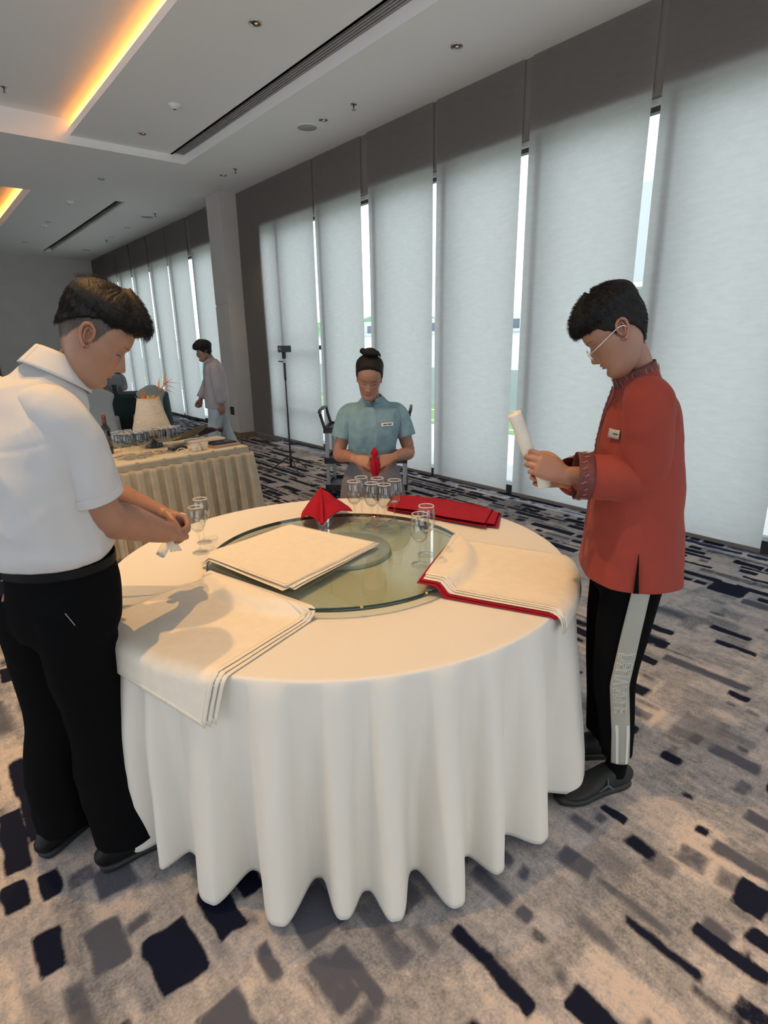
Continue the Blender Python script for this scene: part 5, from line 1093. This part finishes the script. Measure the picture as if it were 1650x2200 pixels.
fine = [tube([Re + (Rw - Re) * .2, Re + (Rw - Re) * .6, Rw], [.042, .034, .026], [.040, .031, .022], hint=(0, 0, 1), n=18, sub=6)]
fine += hand(Rw, Dr, Nr, 1, thumb=(.55, .45, .75), curls=[(20, 50, 42), (24, 54, 44), (28, 56, 44), (32, 58, 44)], sc=.98, spread=.03)
fine += [tube([Le_ + (Lw_ - Le_) * .2, Le_ + (Lw_ - Le_) * .6, Lw_], [.042, .034, .026], n=18, sub=5)]
fine += hand(Lw_ , D2, N2, -1, thumb=(.55, .45, .75), curls=[(30, 55, 35), (34, 58, 36), (40, 60, 38), (46, 62, 38)], sc=.95, spread=.05)
coarse = [tube([V(1.758, .89, 1.40), V(1.744, .894, 1.50), V(1.708, .906, 1.56), V(1.680, .914, 1.62)], [.056, .044, .043, .040], [.056, .046, .046, .040], hint=Lr, n=20),
          tube([V(1.77, .88, .85), V(1.765, .885, 1.15), V(1.758, .888, 1.39)], [.12, .12, .12], [.08, .085, .07], hint=Lr, n=20)]
for a, b, c_ in ((V(1.705, .825, .84), V(1.700, .85, .48), V(1.725, .822, .25)), (V(1.84, .94, .84), V(1.84, .952, .48), V(1.85, .948, .25))): coarse.append(tube([a, b, c_], [.065, .046, .034], n=14))
body(r, hd, fine, coarse, skin=SKIN * [1.02, 1.02, 1.04])
M_coral = mat('coral_tunic_cloth', (.27, .045, .030), .82, spec=.2, crease=(6, .010, (1, 1, .3)), noise=(6, .05), bump=(420, .12, .001), sheen=.05); M_trim = mat('maroon_brocade', (.12, .028, .026), .7, noise=(60, .3)); M_emb = mat('pink_embroidery', (.38, .20, .17), .7)
TP = [(1.772, .872, .838), (1.770, .875, .95), (1.768, .88, 1.12), (1.765, .885, 1.28), (1.762, .886, 1.38), (1.752, .892, 1.445), (1.742, .90, 1.50)]
def dr_(P, n_):
    lowr = ss(P[:, 2], 1.15, .85); d = .010 * lowr * ridge(P, 8, (.02, 0, 1), .12) + .005 * ridge(P, 8, (.2, -.1, 1), .25) + .003 * fbm(P * 14, 2)
    el = np.exp(-(np.linalg.norm(P - (Re + V(-.02, .02, .02)), axis=1) / .075) ** 2); d = d + .010 * el * ridge(P, 26, nrm(V(.5, -.3, 1)), .35)
    fo = np.exp(-(np.linalg.norm(P - (Re + Rw) / 2, axis=1) / .09) ** 2); d = d + .006 * fo * ridge(P, 22, nrm(V(.6, .6, .8)), .35); return d
ce = Re + (Rw - Re) * .76; ce2 = Le_ + (Lw_ - Le_) * .74
parts = [tube(TP, [.205, .196, .184, .182, .174, .104, .066], [.152, .140, .126, .116, .098, .070, .058], rf=[.158, .150, .138, .122, .104, .072, .058], hint=Lr, n=44, sub=6, expo=2.4, cap='flat')]
ax = nrm(ce - Re); ax2 = nrm(ce2 - Le_); hS = nrm(V(-.3, .3, 1))
garment('tunic', parts, M_coral, r, .0065, 5, dr_, cut=[(V(1.772, .872, .848), (0, 0, -1), .34)], thick=.003)
sleeve([Rs + V(.10, .085, .022), Rs + V(.05, .045, .016), Rs + V(.006, .006, -.006), (Rs + Re) / 2 + V(.006, -.004, 0), Re + V(.006, -.006, .0), Re + (Rw - Re) * .35, ce], [.045, .060, .069, .068, .066, .067, .066], [.045, .060, .070, .068, .066, .070, .070], V(-.45, .50, .6), M_coral, r, lambda P, n_: dr_(P, n_) * .8 + .004 * ridge(P, 16, nrm(V(.5, -.3, 1)), .3))
sleeve([Ls_ - V(.08, .06, -.01), Ls_, (Ls_ + Le_) / 2, Le_, ce2], [.05, .070, .068, .066, .062], None, hS, M_coral, r, dr_)
def emb(P0, U_, W_, n_, cnt, parent, seed, L_=.022):
    """short wavy embroidered strokes lying on a trim panel"""
    rg = random.Random(seed); mb = MB()
    for k in range(cnt):
        u, w2 = (k + .5) / cnt, rg.uniform(.3, .7); p, nn, d = P0(u, w2); s_ = nrm(np.cross(nn, d)); L2 = L_ * rg.uniform(.7, 1.2)
        mb.tube([p - s_ * L2 / 2 + nn * .0022, p - s_ * L2 * .15 + d * .003 + nn * .0025, p + s_ * L2 * .15 - d * .003 + nn * .0025, p + s_ * L2 / 2 + nn * .0022], [.0006, .0011, .0011, .0006], n=6, sub=3)
    return mb.obj('embroidery', M_emb, parent, True)
for (c_, a_, U_) in ((ce, ax, 1), (ce2, ax2, 0)):
    R1, R2 = (.0685, .0725) if U_ else (.063, .063)
    v, f = band(c_ - a_ * .022, a_, R1, R2, .046, nrm(V(-.3, .3, 1)), .02, 0, 60); o = mesh('cuff', v, f, M_trim, r); solid(o, .003, 1)
    h_ = nrm(nrm(V(-.3, .3, 1)) - a_ * (nrm(V(-.3, .3, 1)) @ a_)); w3 = np.cross(a_, h_)
    emb(lambda u, w2, c_=c_, a_=a_, h_=h_, w3=w3: (c_ - a_ * .022 + a_ * .046 * w2 + (h_ * math.cos(u * 2 * PI) * (R1 + .004) + w3 * math.sin(u * 2 * PI) * (R2 + .004)), nrm(h_ * math.cos(u * 2 * PI) + w3 * math.sin(u * 2 * PI)), nrm(-h_ * math.sin(u * 2 * PI) + w3 * math.cos(u * 2 * PI))), None, None, None, 22, o, 4, .014)
cax = nrm(V(-.20, .22, .95)); ch = nrm(Fr - cax * (Fr @ cax)); cw = np.cross(cax, ch)
v, f = band(V(1.745, .898, 1.468), cax, .064, .066, .050, Fr, -.05, .10, 72, slope=.25); o = mesh('collar', v, f, M_trim, r); solid(o, .003, 1)
emb(lambda u, w2: (V(1.745, .898, 1.468) + cax * .045 * w2 + ch * math.cos(u * 2 * PI) * .066 + cw * math.sin(u * 2 * PI) * .068, nrm(ch * math.cos(u * 2 * PI) + cw * math.sin(u * 2 * PI)), nrm(-ch * math.sin(u * 2 * PI) + cw * math.cos(u * 2 * PI))), None, None, None, 22, o, 9, .026)
# front placket strip and name badge, on the chest facing forward-left
def chest(s_, z, out=.0):   # s_: angle (rad) from straight ahead towards his left
    i = np.interp(z, [q[2] for q in TP], range(len(TP))); c_ = np.array([np.interp(i, range(len(TP)), [q[k] for q in TP]) for k in range(3)])
    ra = np.interp(i, range(7), [.205, .196, .184, .180, .168, .098, .066]); rb = np.interp(i, range(7), [.152, .140, .126, .116, .098, .070, .058])
    e = 2.4; return c_ + Fr * (rb + out) * abs(math.cos(s_)) ** (2 / e) + Lr * (ra + out) * math.copysign(abs(math.sin(s_)) ** (2 / e), math.sin(s_))
def strip(s0, s1, z0, z1, out, nu=4, nv=26):
    vv = np.array([[chest(s0 + (s1 - s0) * a, z0 + (z1 - z0) * b, out) for b in np.linspace(0, 1, nv)] for a in np.linspace(0, 1, nu)]).reshape(-1, 3)
    return vv, [(i * nv + j, (i + 1) * nv + j, (i + 1) * nv + j + 1, i * nv + j + 1) for i in range(nu - 1) for j in range(nv - 1)]
v, f = strip(-.012, .035, 1.13, 1.455, .0085); o = mesh('placket', v, f, M_trim, r); solid(o, .002, 1)
mb = MB()
for k in range(16): z = 1.15 + k * .019; mb.tube([chest(.0, z, .0125), chest(.012, z + .008, .0125), chest(.024, z + .002, .0125)], .0010, n=6, sub=2)
mb.obj('embroidery', M_emb, o, True)
v, f = strip(.5, .7, 1.315, 1.335, .010, 8, 4); M_badge = mat('name_badge', (.42, .40, .36), .35); v, f = strip(.50, .84, 1.310, 1.337, .0105, 8, 4); o = mesh('name_badge', v, f, M_badge, r); solid(o, .0025, 1)
v, f = strip(.66, .80, 1.322, 1.326, .0135, 4, 3); mesh('printed_name', v, f, M_dark, o); v, f = strip(.54, .61, 1.320, 1.326, .0135, 4, 3); mesh('printed_mark', v, f, M_gr, o)
# side slit
def hem_slit():
    vv = []
    for b in np.linspace(0, 1, 12):
        for a in (-1, 1): vv.append(chest(1.66 + a * (.004 + .035 * (1 - b)), .850 + .125 * b, .012))
    return np.array(vv), [(2 * i, 2 * i + 1, 2 * i + 3, 2 * i + 2) for i in range(11)]
v, f = hem_slit(); solid(mesh('side_slit', v, f, M_trous, r), .001, 1)
# glasses
gx, gy, gz = hf; gl = lambda p: to_world(np.array(p, float), hc, hf, HS)
M_gf = mat('silver_glasses_frame', (.75, .75, .74), .25, metal=.7); M_lens = thin_glass('lens', (.95, .96, .97), .12)
go = MB()
for sg in (1, -1):
    ring = [(.102 - abs(math.sin(a)) * .003, sg * (.031 + .026 * math.cos(a)), .100 + .0185 * math.sin(a)) for a in np.linspace(0, 2 * PI, 25)]; go.tube([gl(p) for p in ring], .0016, n=8, sub=1)
    go.tube([gl((.099, sg * .057, .106)), gl((.07, sg * .073, .108)), gl((.0, sg * .079, .117)), gl((-.02, sg * .076, .112)), gl((-.028, sg * .073, .098))], .0016, n=8)
go.tube([gl((.099, .008, .104)), gl((.102, 0, .106)), gl((.099, -.008, .104))], .0012, n=8)
go_ = go.obj('glasses', M_gf, r, True)
for sg in (1, -1):
    pts = np.array([gl((.0965, sg * (.031 + .023 * math.cos(a) * q), .100 + .015 * math.sin(a) * q)) for q in (.5, 1) for a in np.arange(20) * 2 * PI / 20] + [gl((.0965, sg * .031, .100))])
    mesh('lens', pts, [(i, (i + 1) % 20, 20 + (i + 1) % 20, 20 + i) for i in range(20)] + [(i, 40, (i + 1) % 20) for i in range(20)], M_lens, go_)
# trousers with a pale side panel
LEG = [(1.715, .820, .88), (1.705, .832, .68), (1.700, .842, .48), (1.722, .825, .28), (1.735, .818, .145)]; LRa, LRb = [.088, .078, .062, .054, .047], [.100, .086, .072, .060, .052]
tp = [tube([(1.772, .876, .95), (1.772, .878, .86), (1.772, .88, .78)], [.155, .165, .145], [.115, .120, .10], hint=Lr, n=34, sub=4, cap='flat'),
      tube(LEG, LRa, LRb, hint=Lr, n=28, sub=5, cap='flat'), tube([(1.835, .935, .88), (1.835, .945, .68), (1.84, .955, .48), (1.85, .95, .28), (1.855, .945, .12)], [.085, .076, .062, .056, .052], [.098, .086, .072, .062, .058], hint=Lr, n=28, sub=5, cap='flat')]
garment('trousers', tp, M_trous, r, .008, 4, lambda P, n_: .004 * ridge(P, 9, (0, 0, 1), .25), cut=[(V(1.735, .818, .152), (0, 0, -1), .10), (V(1.855, .945, .127), (0, 0, -1), .10)], thick=.003)
M_pan = mat('pale_track_panel', (.34, .335, .28), .6, noise=(6, .06), bump=(25, .3, .01)); M_stp = mat('white_stripe', (.62, .62, .56), .6)
def legpt(t, a, out):   # t 0 top .. 1 hem ; a angle on the outer side
    i = t * 4; c_ = np.array([np.interp(i, range(5), [q[k] for q in LEG]) for k in range(3)]); ra, rb = np.interp(i, range(5), LRa), np.interp(i, range(5), LRb)
    return c_ + Lr * (ra + out) * math.cos(a) + Fr * (rb + out) * math.sin(a)
def legstrip(t0, t1, a0, a1, out, nu=12, nv=40, wid=None):
    vv = []
    for a in np.linspace(0, 1, nu):
        for b in np.linspace(0, 1, nv):
            t_ = t0 + (t1 - t0) * b; lo, hi = (a0, a1) if wid is None else wid(t_); vv.append(legpt(t_, lo + (hi - lo) * a, out))
    return np.array(vv), [(i * nv + j, (i + 1) * nv + j, (i + 1) * nv + j + 1, i * nv + j + 1) for i in range(nu - 1) for j in range(nv - 1)]
v, f = legstrip(.0, .995, 0, 0, .0075, wid=lambda t: (-.30 - .30 * t, .20 + .28 * t)); pn = mesh('side_panel', v, f, M_pan, r); solid(pn, .002, 1)
for a0 in (-.38, .14):
    v, f = legstrip(.70, .99, a0 - .07, a0 + .07, .0105, 4, 16); mesh('stripe', v, f, M_stp, pn)
tv, tf = text_mesh('DELIVABLE', .052, outline=.0011); wv = tv[:, 0].max() - tv[:, 0].min()
lt = np.array([legpt(.335 + .30 * ((q[0] - tv[:, 0].min()) / wv), -.08 + q[1] / .075 * 1.1, .0115 + q[2]) for q in tv]); mesh('printed_letters', lt, tf, M_stp, pn)
so = MB(); so.tube([(1.735, .818, .17), (1.738, .815, .11), (1.735, .82, .07)], [.036, .036, .04], n=18, cap='flat'); so.obj('sock', M_trous, r, True)
MB().tube([(1.855, .945, .17), (1.857, .943, .11), (1.855, .945, .07)], [.036, .036, .04], n=18, cap='flat').obj('sock', M_trous, r, True)
s1 = shoe(r, (1.790, .800), 158, m=mat('black_runner', (.009, .010, .010), .7, bump=(300, .4, .002)), ms=mat('runner_sole', (.013, .014, .014), .6), L_=.285, wd=.102, ht=.088); shoe(r, (1.905, .905), 140, m=MATS['black_runner'], ms=MATS['runner_sole'], L_=.285, wd=.102, ht=.088)
A1 = math.radians(158); X1 = V(math.cos(A1), math.sin(A1), 0); Y1 = V(-math.sin(A1), math.cos(A1), 0); sp0 = V(1.790, .800, 0)
mb = MB(); 
for d_ in ((.035, -.020), (-.030, -.026), (.002, .030)): c0 = sp0 + X1 * .115 + Y1 * .0435 + V(0, 0, .056); mb.tube([c0, c0 + X1 * d_[0] * .6 + V(0, 0, d_[1] * .6) + Y1 * .001, c0 + X1 * d_[0] + V(0, 0, d_[1])], [.005, .004, .001], [.002, .0015, .001], hint=V(0, 0, 1), n=6)
mb.obj('side_emblem', mat('slate_emblem', (.07, .09, .11), .4), s1, True)
# the rolled napkin he is holding up
rl = roll('napkin', [(1.432, 1.115, 1.383), (1.455, 1.102, 1.322), (1.484, 1.088, 1.25), (1.508, 1.054, 1.185), (1.516, 1.044, 1.145)], .0225, M_nap, 'cream napkin folded into a roll, held upright by the man in coral', flat=.75, turns=2.6, hint=(.4, -.3, .1))

# ---- woman in pale blue
fw_ = math.radians(235); Fw = V(math.cos(fw_), math.sin(fw_), 0); Lw = V(-math.sin(fw_), math.cos(fw_), 0); B0 = V(2.062, 2.642, 0)
def wp(f_, l_, z): return B0 + Fw * f_ + Lw * l_ + V(0, 0, z)
r = root('person', tuple(B0), 'woman in pale blue blouse and grey skirt, hair in bun, folding red napkin', 'person')
hc = wp(.050, -.008, 1.405); hf = frame(229, 27, -4); HS = .93; SKW = SKIN * [.98, .98, 1.02]
zh = ([0, 25, 45, 60, 72, 84, 95, 120, 150, 180], [.200, .195, .178, .156, .134, .105, .092, .075, .060, .055])
hd, hr = head(hc, hf, HS, skin=SKW, zh=zh, hairt=lambda th, z, q: .006 + .010 * ss(z, .16, .21) + .004 * ss(th, 60, 100), wide=.97, jaw=.90, nose=.85, fem=1, lips=(.34, .09, .08), brow=.7, es=.75, rag=.25)
bun = [ellipsoid((-.045, 0, .250), (.040, .047, .030), 14), tube([(-.075, -.03, .235), (-.045, -.045, .262), (-.01, -.015, .272), (-.02, .035, .265), (-.06, .045, .24)], [.012, .018, .018, .018, .010], n=14), tube([(-.07, .02, .24), (-.05, .05, .245), (-.045, .062, .232)], [.012, .010, .003], n=10)]
hair_obj(hr, hc, hf, HS, r, M_hair, extra=bun, tufts=[(240, .008, .018, .0008, lambda q: V(-1, 0, .5), lambda q: q[:, 2] > .1, .05)], seed=5, bumpy=.0009)
def arm_w(sg):
    S_ = wp(-.01, sg * .146 + .012, 1.208); E_ = wp(.005, sg * .208 + .012, .965); W_ = wp(.195, sg * .105, .972); return S_, E_, W_
fine = []; coarse = [tube([wp(-.01, .012, 1.20), wp(.0, .010, 1.27), wp(.025, .0, 1.33), wp(.045, -.004, 1.40)], [.052, .043, .046, .045], n=18), tube([wp(0, 0, .86), wp(0, .005, 1.0), wp(-.005, .01, 1.19)], [.11, .10, .11], [.07, .07, .06], hint=Lw, n=18)]
for sg in (1, -1):
    S_, E_, W_ = arm_w(sg); fine.append(tube([S_, (S_ + E_) / 2, E_, E_ + (W_ - E_) * .4, W_], [.044, .041, .037, .036, .023], [.044, .042, .038, .034, .020], hint=(0, 0, 1), n=18, sub=5))
    D_ = nrm(wp(.235, sg * .02, .955) - W_); N_ = nrm(V(0, 0, -.45) - Lw * sg * .55 + Fw * -.35)
    fine += hand(W_, D_, N_, -sg, thumb=(.7, .4, .5), curls=[(38, 50, 35), (45, 55, 38), (52, 58, 40), (56, 60, 40)] if sg < 0 else [(50, 60, 38), (55, 62, 40), (60, 64, 42), (62, 64, 42)], sc=.88)
for sg in (1, -1): coarse.append(tube([wp(0, sg * .08, .84), wp(.01, sg * .08, .45), wp(0, sg * .08, .07)], [.07, .045, .03], n=12))
body(r, hd, fine, coarse, skin=SKW)
M_blue = mat('pale_blue_blouse', (.16, .28, .33), .75, noise=(26, .13), bump=(300, .2, .001), crease=(9, .010, (1, 1, .2))); M_grey = mat('grey_skirt', (.14, .13, .14), .8, noise=(8, .1))
parts = [tube([wp(.0, .004, .925), wp(.0, .004, 1.0), wp(.005, .008, 1.10), wp(.0, .012, 1.18), wp(-.01, .012, 1.232), wp(-.008, .012, 1.266), wp(.0, .010, 1.288)], [.146, .140, .152, .162, .146, .088, .055], [.098, .100, .110, .100, .080, .058, .050], rf=[.10, .10, .10, .10, .08, .06, .05], hint=Lw, n=36, sub=6, expo=2.4, cap='flat')]
cut_ = [(wp(0, .004, .932), (0, 0, -1), .22)]
for sg in (1, -1):
    S_, E_, W_ = arm_w(sg); e_ = S_ + (E_ - S_) * .60 + Lw * sg * .008; a_ = nrm(e_ - S_); sleeve([S_ - Lw * sg * .085 + V(0, 0, .012), S_ - Lw * sg * .045 + V(0, 0, .008), S_ + Lw * sg * .002 + V(0, 0, -.012), (S_ + e_) / 2 + Lw * sg * .004, e_], [.034, .044, .052, .058, .062], [.034, .046, .052, .055, .058], Fw, M_blue, r, lambda P, n_: .004 * ridge(P, 14, (0, 0, 1), .2))
garment('blouse', parts, M_blue, r, .006, 4, lambda P, n_: .010 * ridge(P, 12, (.05, .05, 1), .14) + .003 * fbm(P * 20, 2), cut=cut_, thick=.0025)
v, f = band(wp(.004, .008, 1.268), nrm(Fw * .12 + V(0, 0, 1)),   .049, .053, .042, Fw, .02, .45, 50, slope=.35); solid(mesh('collar', v, f, M_blue, r), .0025, 1)
v, f = tube([wp(.084, .008, 1.21), wp(.100, .006, 1.14), wp(.105, .006, 1.08), wp(.1045, .006, 1.04)], [.0035] * 4, [.0015] * 4, hint=Lw, n=8); mesh('placket', v, f, M_blue, r)
MB().box(tuple(wp(.064, .008, 1.262) - V(.006, .006, .010)), tuple(wp(.064, .008, 1.262) + V(.006, .006, .010)), fw_, bev=.002).obj('collar_button', mat('dark_teal', (.02, .05, .06), .4), r)
bc = wp(.112, .085, 1.148); MB().box((bc[0] - .0015, bc[1] - .036, bc[2] - .010), (bc[0] + .0015, bc[1] + .036, bc[2] + .010), fw_ + .28, bev=.001).obj('name_badge', mat('white_badge', (.7, .7, .68), .35), r)
bd = r.children[-1]; bc2 = bc + Fw * .0022
for q_, w_ in ((-.014, .011), (.014, .012)): c3 = bc2 + nrm(V(math.cos(fw_ + .28 + PI / 2), math.sin(fw_ + .28 + PI / 2), 0)) * q_; MB().box((c3[0] - .0006, c3[1] - w_, c3[2] - .003), (c3[0] + .0006, c3[1] + w_, c3[2] + .003), fw_ + .28).obj('printed_name', M_dark, bd)
parts = [tube([wp(0, .004, .955), wp(0, .004, .90), wp(0, .0, .80), wp(0, 0, .60), wp(0, 0, .42)], [.132, .142, .180, .205, .215], [.088, .10, .125, .14, .15], hint=Lw, n=40, sub=5, cap='flat')]
garment('skirt', parts, M_grey, r, .009, 3, lambda P, n_: .010 * ss(P[:, 2], .93, .7) * ridge(P, 9, (0, 0, 1), .1), cut=[(wp(0, 0, .43), (0, 0, -1), .4)], thick=.003)
v, f = band(wp(0, .004, .925), (0, 0, 1), .106, .152, .028, Fw, 0, 0, 50); solid(mesh('waistband', v, f, M_grey, r), .003, 1)
shoe(r, tuple(wp(-.10, .09, 0)[:2]), 228, m=M_shoe, ms=M_sole, L_=.24, wd=.085, ht=.07); shoe(r, tuple(wp(-.10, -.09, 0)[:2]), 242, m=M_shoe, ms=M_sole, L_=.24, wd=.085, ht=.07)
rn = root('napkin', tuple(wp(.235, 0, .86)), 'red napkin held upright between the hands of the woman', 'napkin')
v, f = tube([wp(.23, .0, 1.028), wp(.235, .001, 1.010), wp(.24, .0, .988), wp(.24, .003, .955), wp(.238, .004, .91), wp(.235, .004, .868)], [.010, .021, .014, .024, .026, .010], [.010, .017, .012, .018, .016, .006], hint=Lw, n=24, sub=6, mod=lambda ph, t: 1 + .10 * np.sin(ph * 6 + t * 12)); mesh('twisted_cloth', v, f, M_red, rn)
v, f = tube([wp(.25, -.008, 1.0), wp(.262, -.006, .94), wp(.255, .0, .88)], [.005, .011, .006], [.003, .004, .003], hint=Lw, n=10); mesh('fold', v, f, M_red, rn)

# ---- man walking in the background
r = root('person', (3.10, 7.265, 0), 'man in loose pale shirt and light jeans walking left past the column', 'person')
fb = math.radians(158); Fb = V(math.cos(fb), math.sin(fb), 0); Lb = V(-math.sin(fb), math.cos(fb), 0); Bb = V(3.10, 7.265, 0)
def bp_(f_, l_, z): return Bb + Fb * f_ + Lb * l_ + V(0, 0, z)
hc = bp_(.09, 0, 1.515); hf = frame(160, 12, 0); HS = .96
hd, hr = head(hc, hf, HS, zh=([0, 40, 60, 75, 85, 95, 112, 150, 180], [.150, .145, .120, .095, .090, .12, .08, .045, .04]), hairt=lambda th, z, q: .012 + .024 * ss(z, .13, .19) + .012 * ss(50 - th, 0, 30), skin=SKIN * .92)
hair_obj(hr, hc, hf, HS, r, M_hair, tufts=[(300, .015, .03, .002, lambda q: V(.4, 0, -.4), None, .4)], seed=9)
# his left side (facing the camera) is +Lb ; -Fb is behind him
def seg(*p): return [bp_(*q) for q in p]
la = seg((-.015, .188, 1.27), (-.03, .21, 1.10), (-.055, .20, .87)); ra_ = seg((.02, -.188, 1.27), (.09, -.20, 1.10), (.20, -.19, .90))
fine = [tube(la, [.040, .042, .028], n=14, sub=4), tube(ra_, [.040, .042, .028], n=14, sub=4)] + hand(la[2], (-.0, 0, -1), -Lb, 1, curl=(20, 25, 20), sc=1, thumb=(.8, .4, .2)) + hand(ra_[2], nrm(Fb * .4 - V(0, 0, 1)), Lb, -1, curl=(60, 70, 40), sc=1, thumb=(.8, .3, .4))
coarse = [tube(seg((0, 0, 1.30), (.03, 0, 1.42), (.07, 0, 1.50)), [.06, .052, .05], n=16), tube(seg((0, 0, .85), (0, 0, 1.30)), [.12, .14], [.08, .09], hint=Lb, n=18)]
coarse += [tube(seg((0, .09, .85), (.06, .09, .45), (.04, .09, .07)), [.07, .05, .035], n=12), tube(seg((0, -.09, .85), (-.08, -.09, .47), (-.22, -.09, .10)), [.07, .05, .035], n=12)]
body(r, hd, fine, coarse, skin=SKIN * .92, voxf=.0045)
M_lilac = mat('pale_lilac_shirt', (.36, .32, .32), .8, crease=(7, .02), noise=(5, .12)); M_jean = mat('light_jeans', (.36, .41, .43), .8, noise=(7, .2))
parts = [tube(seg((.0, 0, .80), (.0, 0, .95), (.0, 0, 1.15), (.01, 0, 1.28), (.02, 0, 1.37), (.03, 0, 1.41)), [.20, .20, .20, .195, .13, .07], [.155, .15, .135, .12, .09, .07], rf=[.17, .165, .155, .145, .11, .07], hint=Lb, n=32, sub=5, cap='flat', expo=2.3),
         ]
for q_ in (((-.01, .12, 1.34), (-.01, .165, 1.31), (-.03, .212, 1.10), (-.05, .205, .88)), ((0, -.12, 1.34), (0, -.165, 1.31), (.09, -.20, 1.10), (.19, -.19, .92))): sleeve(seg(*q_), [.05, .070, .070, .062], None, Fb, M_lilac, r, lambda P, n_: .007 * ridge(P, 9, (.1, 0, 1), .3), n=24, sub=5)
garment('shirt', parts, M_lilac, r, .010, 3, lambda P, n_: .010 * ridge(P, 9, (.1, 0, 1), .3), cut=[(bp_(0, 0, .81), (0, 0, -1), .34)], thick=.003)
v, f = band(bp_(.03, 0, 1.385), nrm(Fb * .3 + V(0, 0, 1)), .064, .066, .045, Fb, -.02, .4, 40); solid(mesh('collar', v, f, M_lilac, r), .003, 1)
v, f = tube(seg((.100, .03, 1.35), (.122, .03, 1.25), (.138, .03, 1.08)), [.014] * 3, [.004] * 3, hint=Lb, n=8); mesh('front_opening', v, f, mat('slate_blue_trim', (.10, .11, .16), .7), r)
parts = [tube(seg((0, 0, .92), (0, 0, .80)), [.15, .16], [.12, .12], hint=Lb, n=30, sub=3, cap='flat'), tube(seg((0, .09, .86), (.05, .09, .62), (.07, .09, .45), (.04, .09, .06)), [.095, .085, .08, .09], n=24, sub=4, cap='flat'), tube(seg((0, -.09, .86), (-.05, -.09, .64), (-.09, -.09, .47), (-.23, -.09, .09)), [.095, .085, .08, .085], n=24, sub=4, cap='flat')]
garment('jeans', parts, M_jean, r, .010, 3, lambda P, n_: .007 * ridge(P, 12, (.2, 0, 1), .4), thick=0)
shoe(r, tuple(bp_(-.05, .09, 0)[:2]), 158, m=M_shoe, ms=M_sole, L_=.27); s2 = shoe(r, tuple(bp_(-.33, -.09, 0)[:2]), 158, m=M_shoe, ms=M_sole, L_=.27)
go = MB()
for sg in (1, -1): go.tube([to_world(V(.098, sg * (.031 + .024 * math.cos(a)), .112 + .018 * math.sin(a)), hc, hf, HS) for a in np.linspace(0, 2 * PI, 13)], .0014, n=6, sub=1); go.tube([to_world(V(*p), hc, hf, HS) for p in ((.094, sg * .056, .116), (.0, sg * .079, .117))], .0016, n=6)
go.obj('glasses', M_gf, r, True)

# ---- seated guest far behind
Bs = V(3.20, 12.55, 0)
r = root('person', tuple(Bs), 'dark haired person in grey seated at the far table, mostly hidden', 'person')
fs_ = math.radians(262); Fs = V(math.cos(fs_), math.sin(fs_), 0); Ls2 = V(-math.sin(fs_), math.cos(fs_), 0)
def sp_(f_, l_, z): return Bs + Fs * f_ + Ls2 * l_ + V(0, 0, z)
hc = sp_(.06, 0, 1.20); hf = frame(262, 15)
hd, hr = head(hc, hf, .95, zh=([0, 40, 75, 85, 95, 112, 180], [.150, .145, .095, .090, .12, .08, .04]), hairt=lambda th, z, q: .012 + .02 * ss(z, .13, .19), nth=72, nz=50)
hair_obj(hr, hc, hf, .95, r, M_hair)
ar = [tube([sp_(0, s_ * .19, .96), sp_(.03, s_ * .22, .80), sp_(.25, s_ * .15, .80)], [.045, .04, .028], n=12, sub=4) for s_ in (1, -1)]
for s_ in (1, -1): ar += hand(sp_(.25, s_ * .15, .80), Fs, V(0, 0, -1), s_, curl=(20, 20, 15))
body(r, hd, ar, [tube([sp_(0, 0, 1.0), sp_(.05, 0, 1.18)], [.055, .045], n=12), tube([sp_(0, 0, .50), sp_(0, 0, 1.02)], [.13, .13], [.09, .08], hint=Ls2, n=14)] + [tube([sp_(0, s_ * .09, .52), sp_(.40, s_ * .09, .50), sp_(.40, s_ * .09, .06)], [.07, .05, .035], n=12) for s_ in (1, -1)], voxf=.006)
M_gs = mat('grey_top', (.22, .23, .25), .8)
garment('top', [tube([sp_(0, 0, .50), sp_(0, 0, .80), sp_(0, 0, 1.0), sp_(.02, 0, 1.08)], [.17, .18, .18, .08], [.12, .12, .11, .07], hint=Ls2, n=24, sub=4)] + [tube([sp_(0, s_ * .15, 1.02), sp_(.0, s_ * .20, .98), sp_(.03, s_ * .22, .80), sp_(.18, s_ * .17, .80)], [.05, .06, .055, .045], n=16, sub=4) for s_ in (1, -1)], M_gs, r, .012, 3, thick=0)
garment('trousers', [tube([sp_(0, s_ * .09, .53), sp_(.42, s_ * .09, .52), sp_(.42, s_ * .09, .04)], [.085, .07, .06], n=16, sub=4) for s_ in (1, -1)], M_trous, r, .012, 3, thick=0)
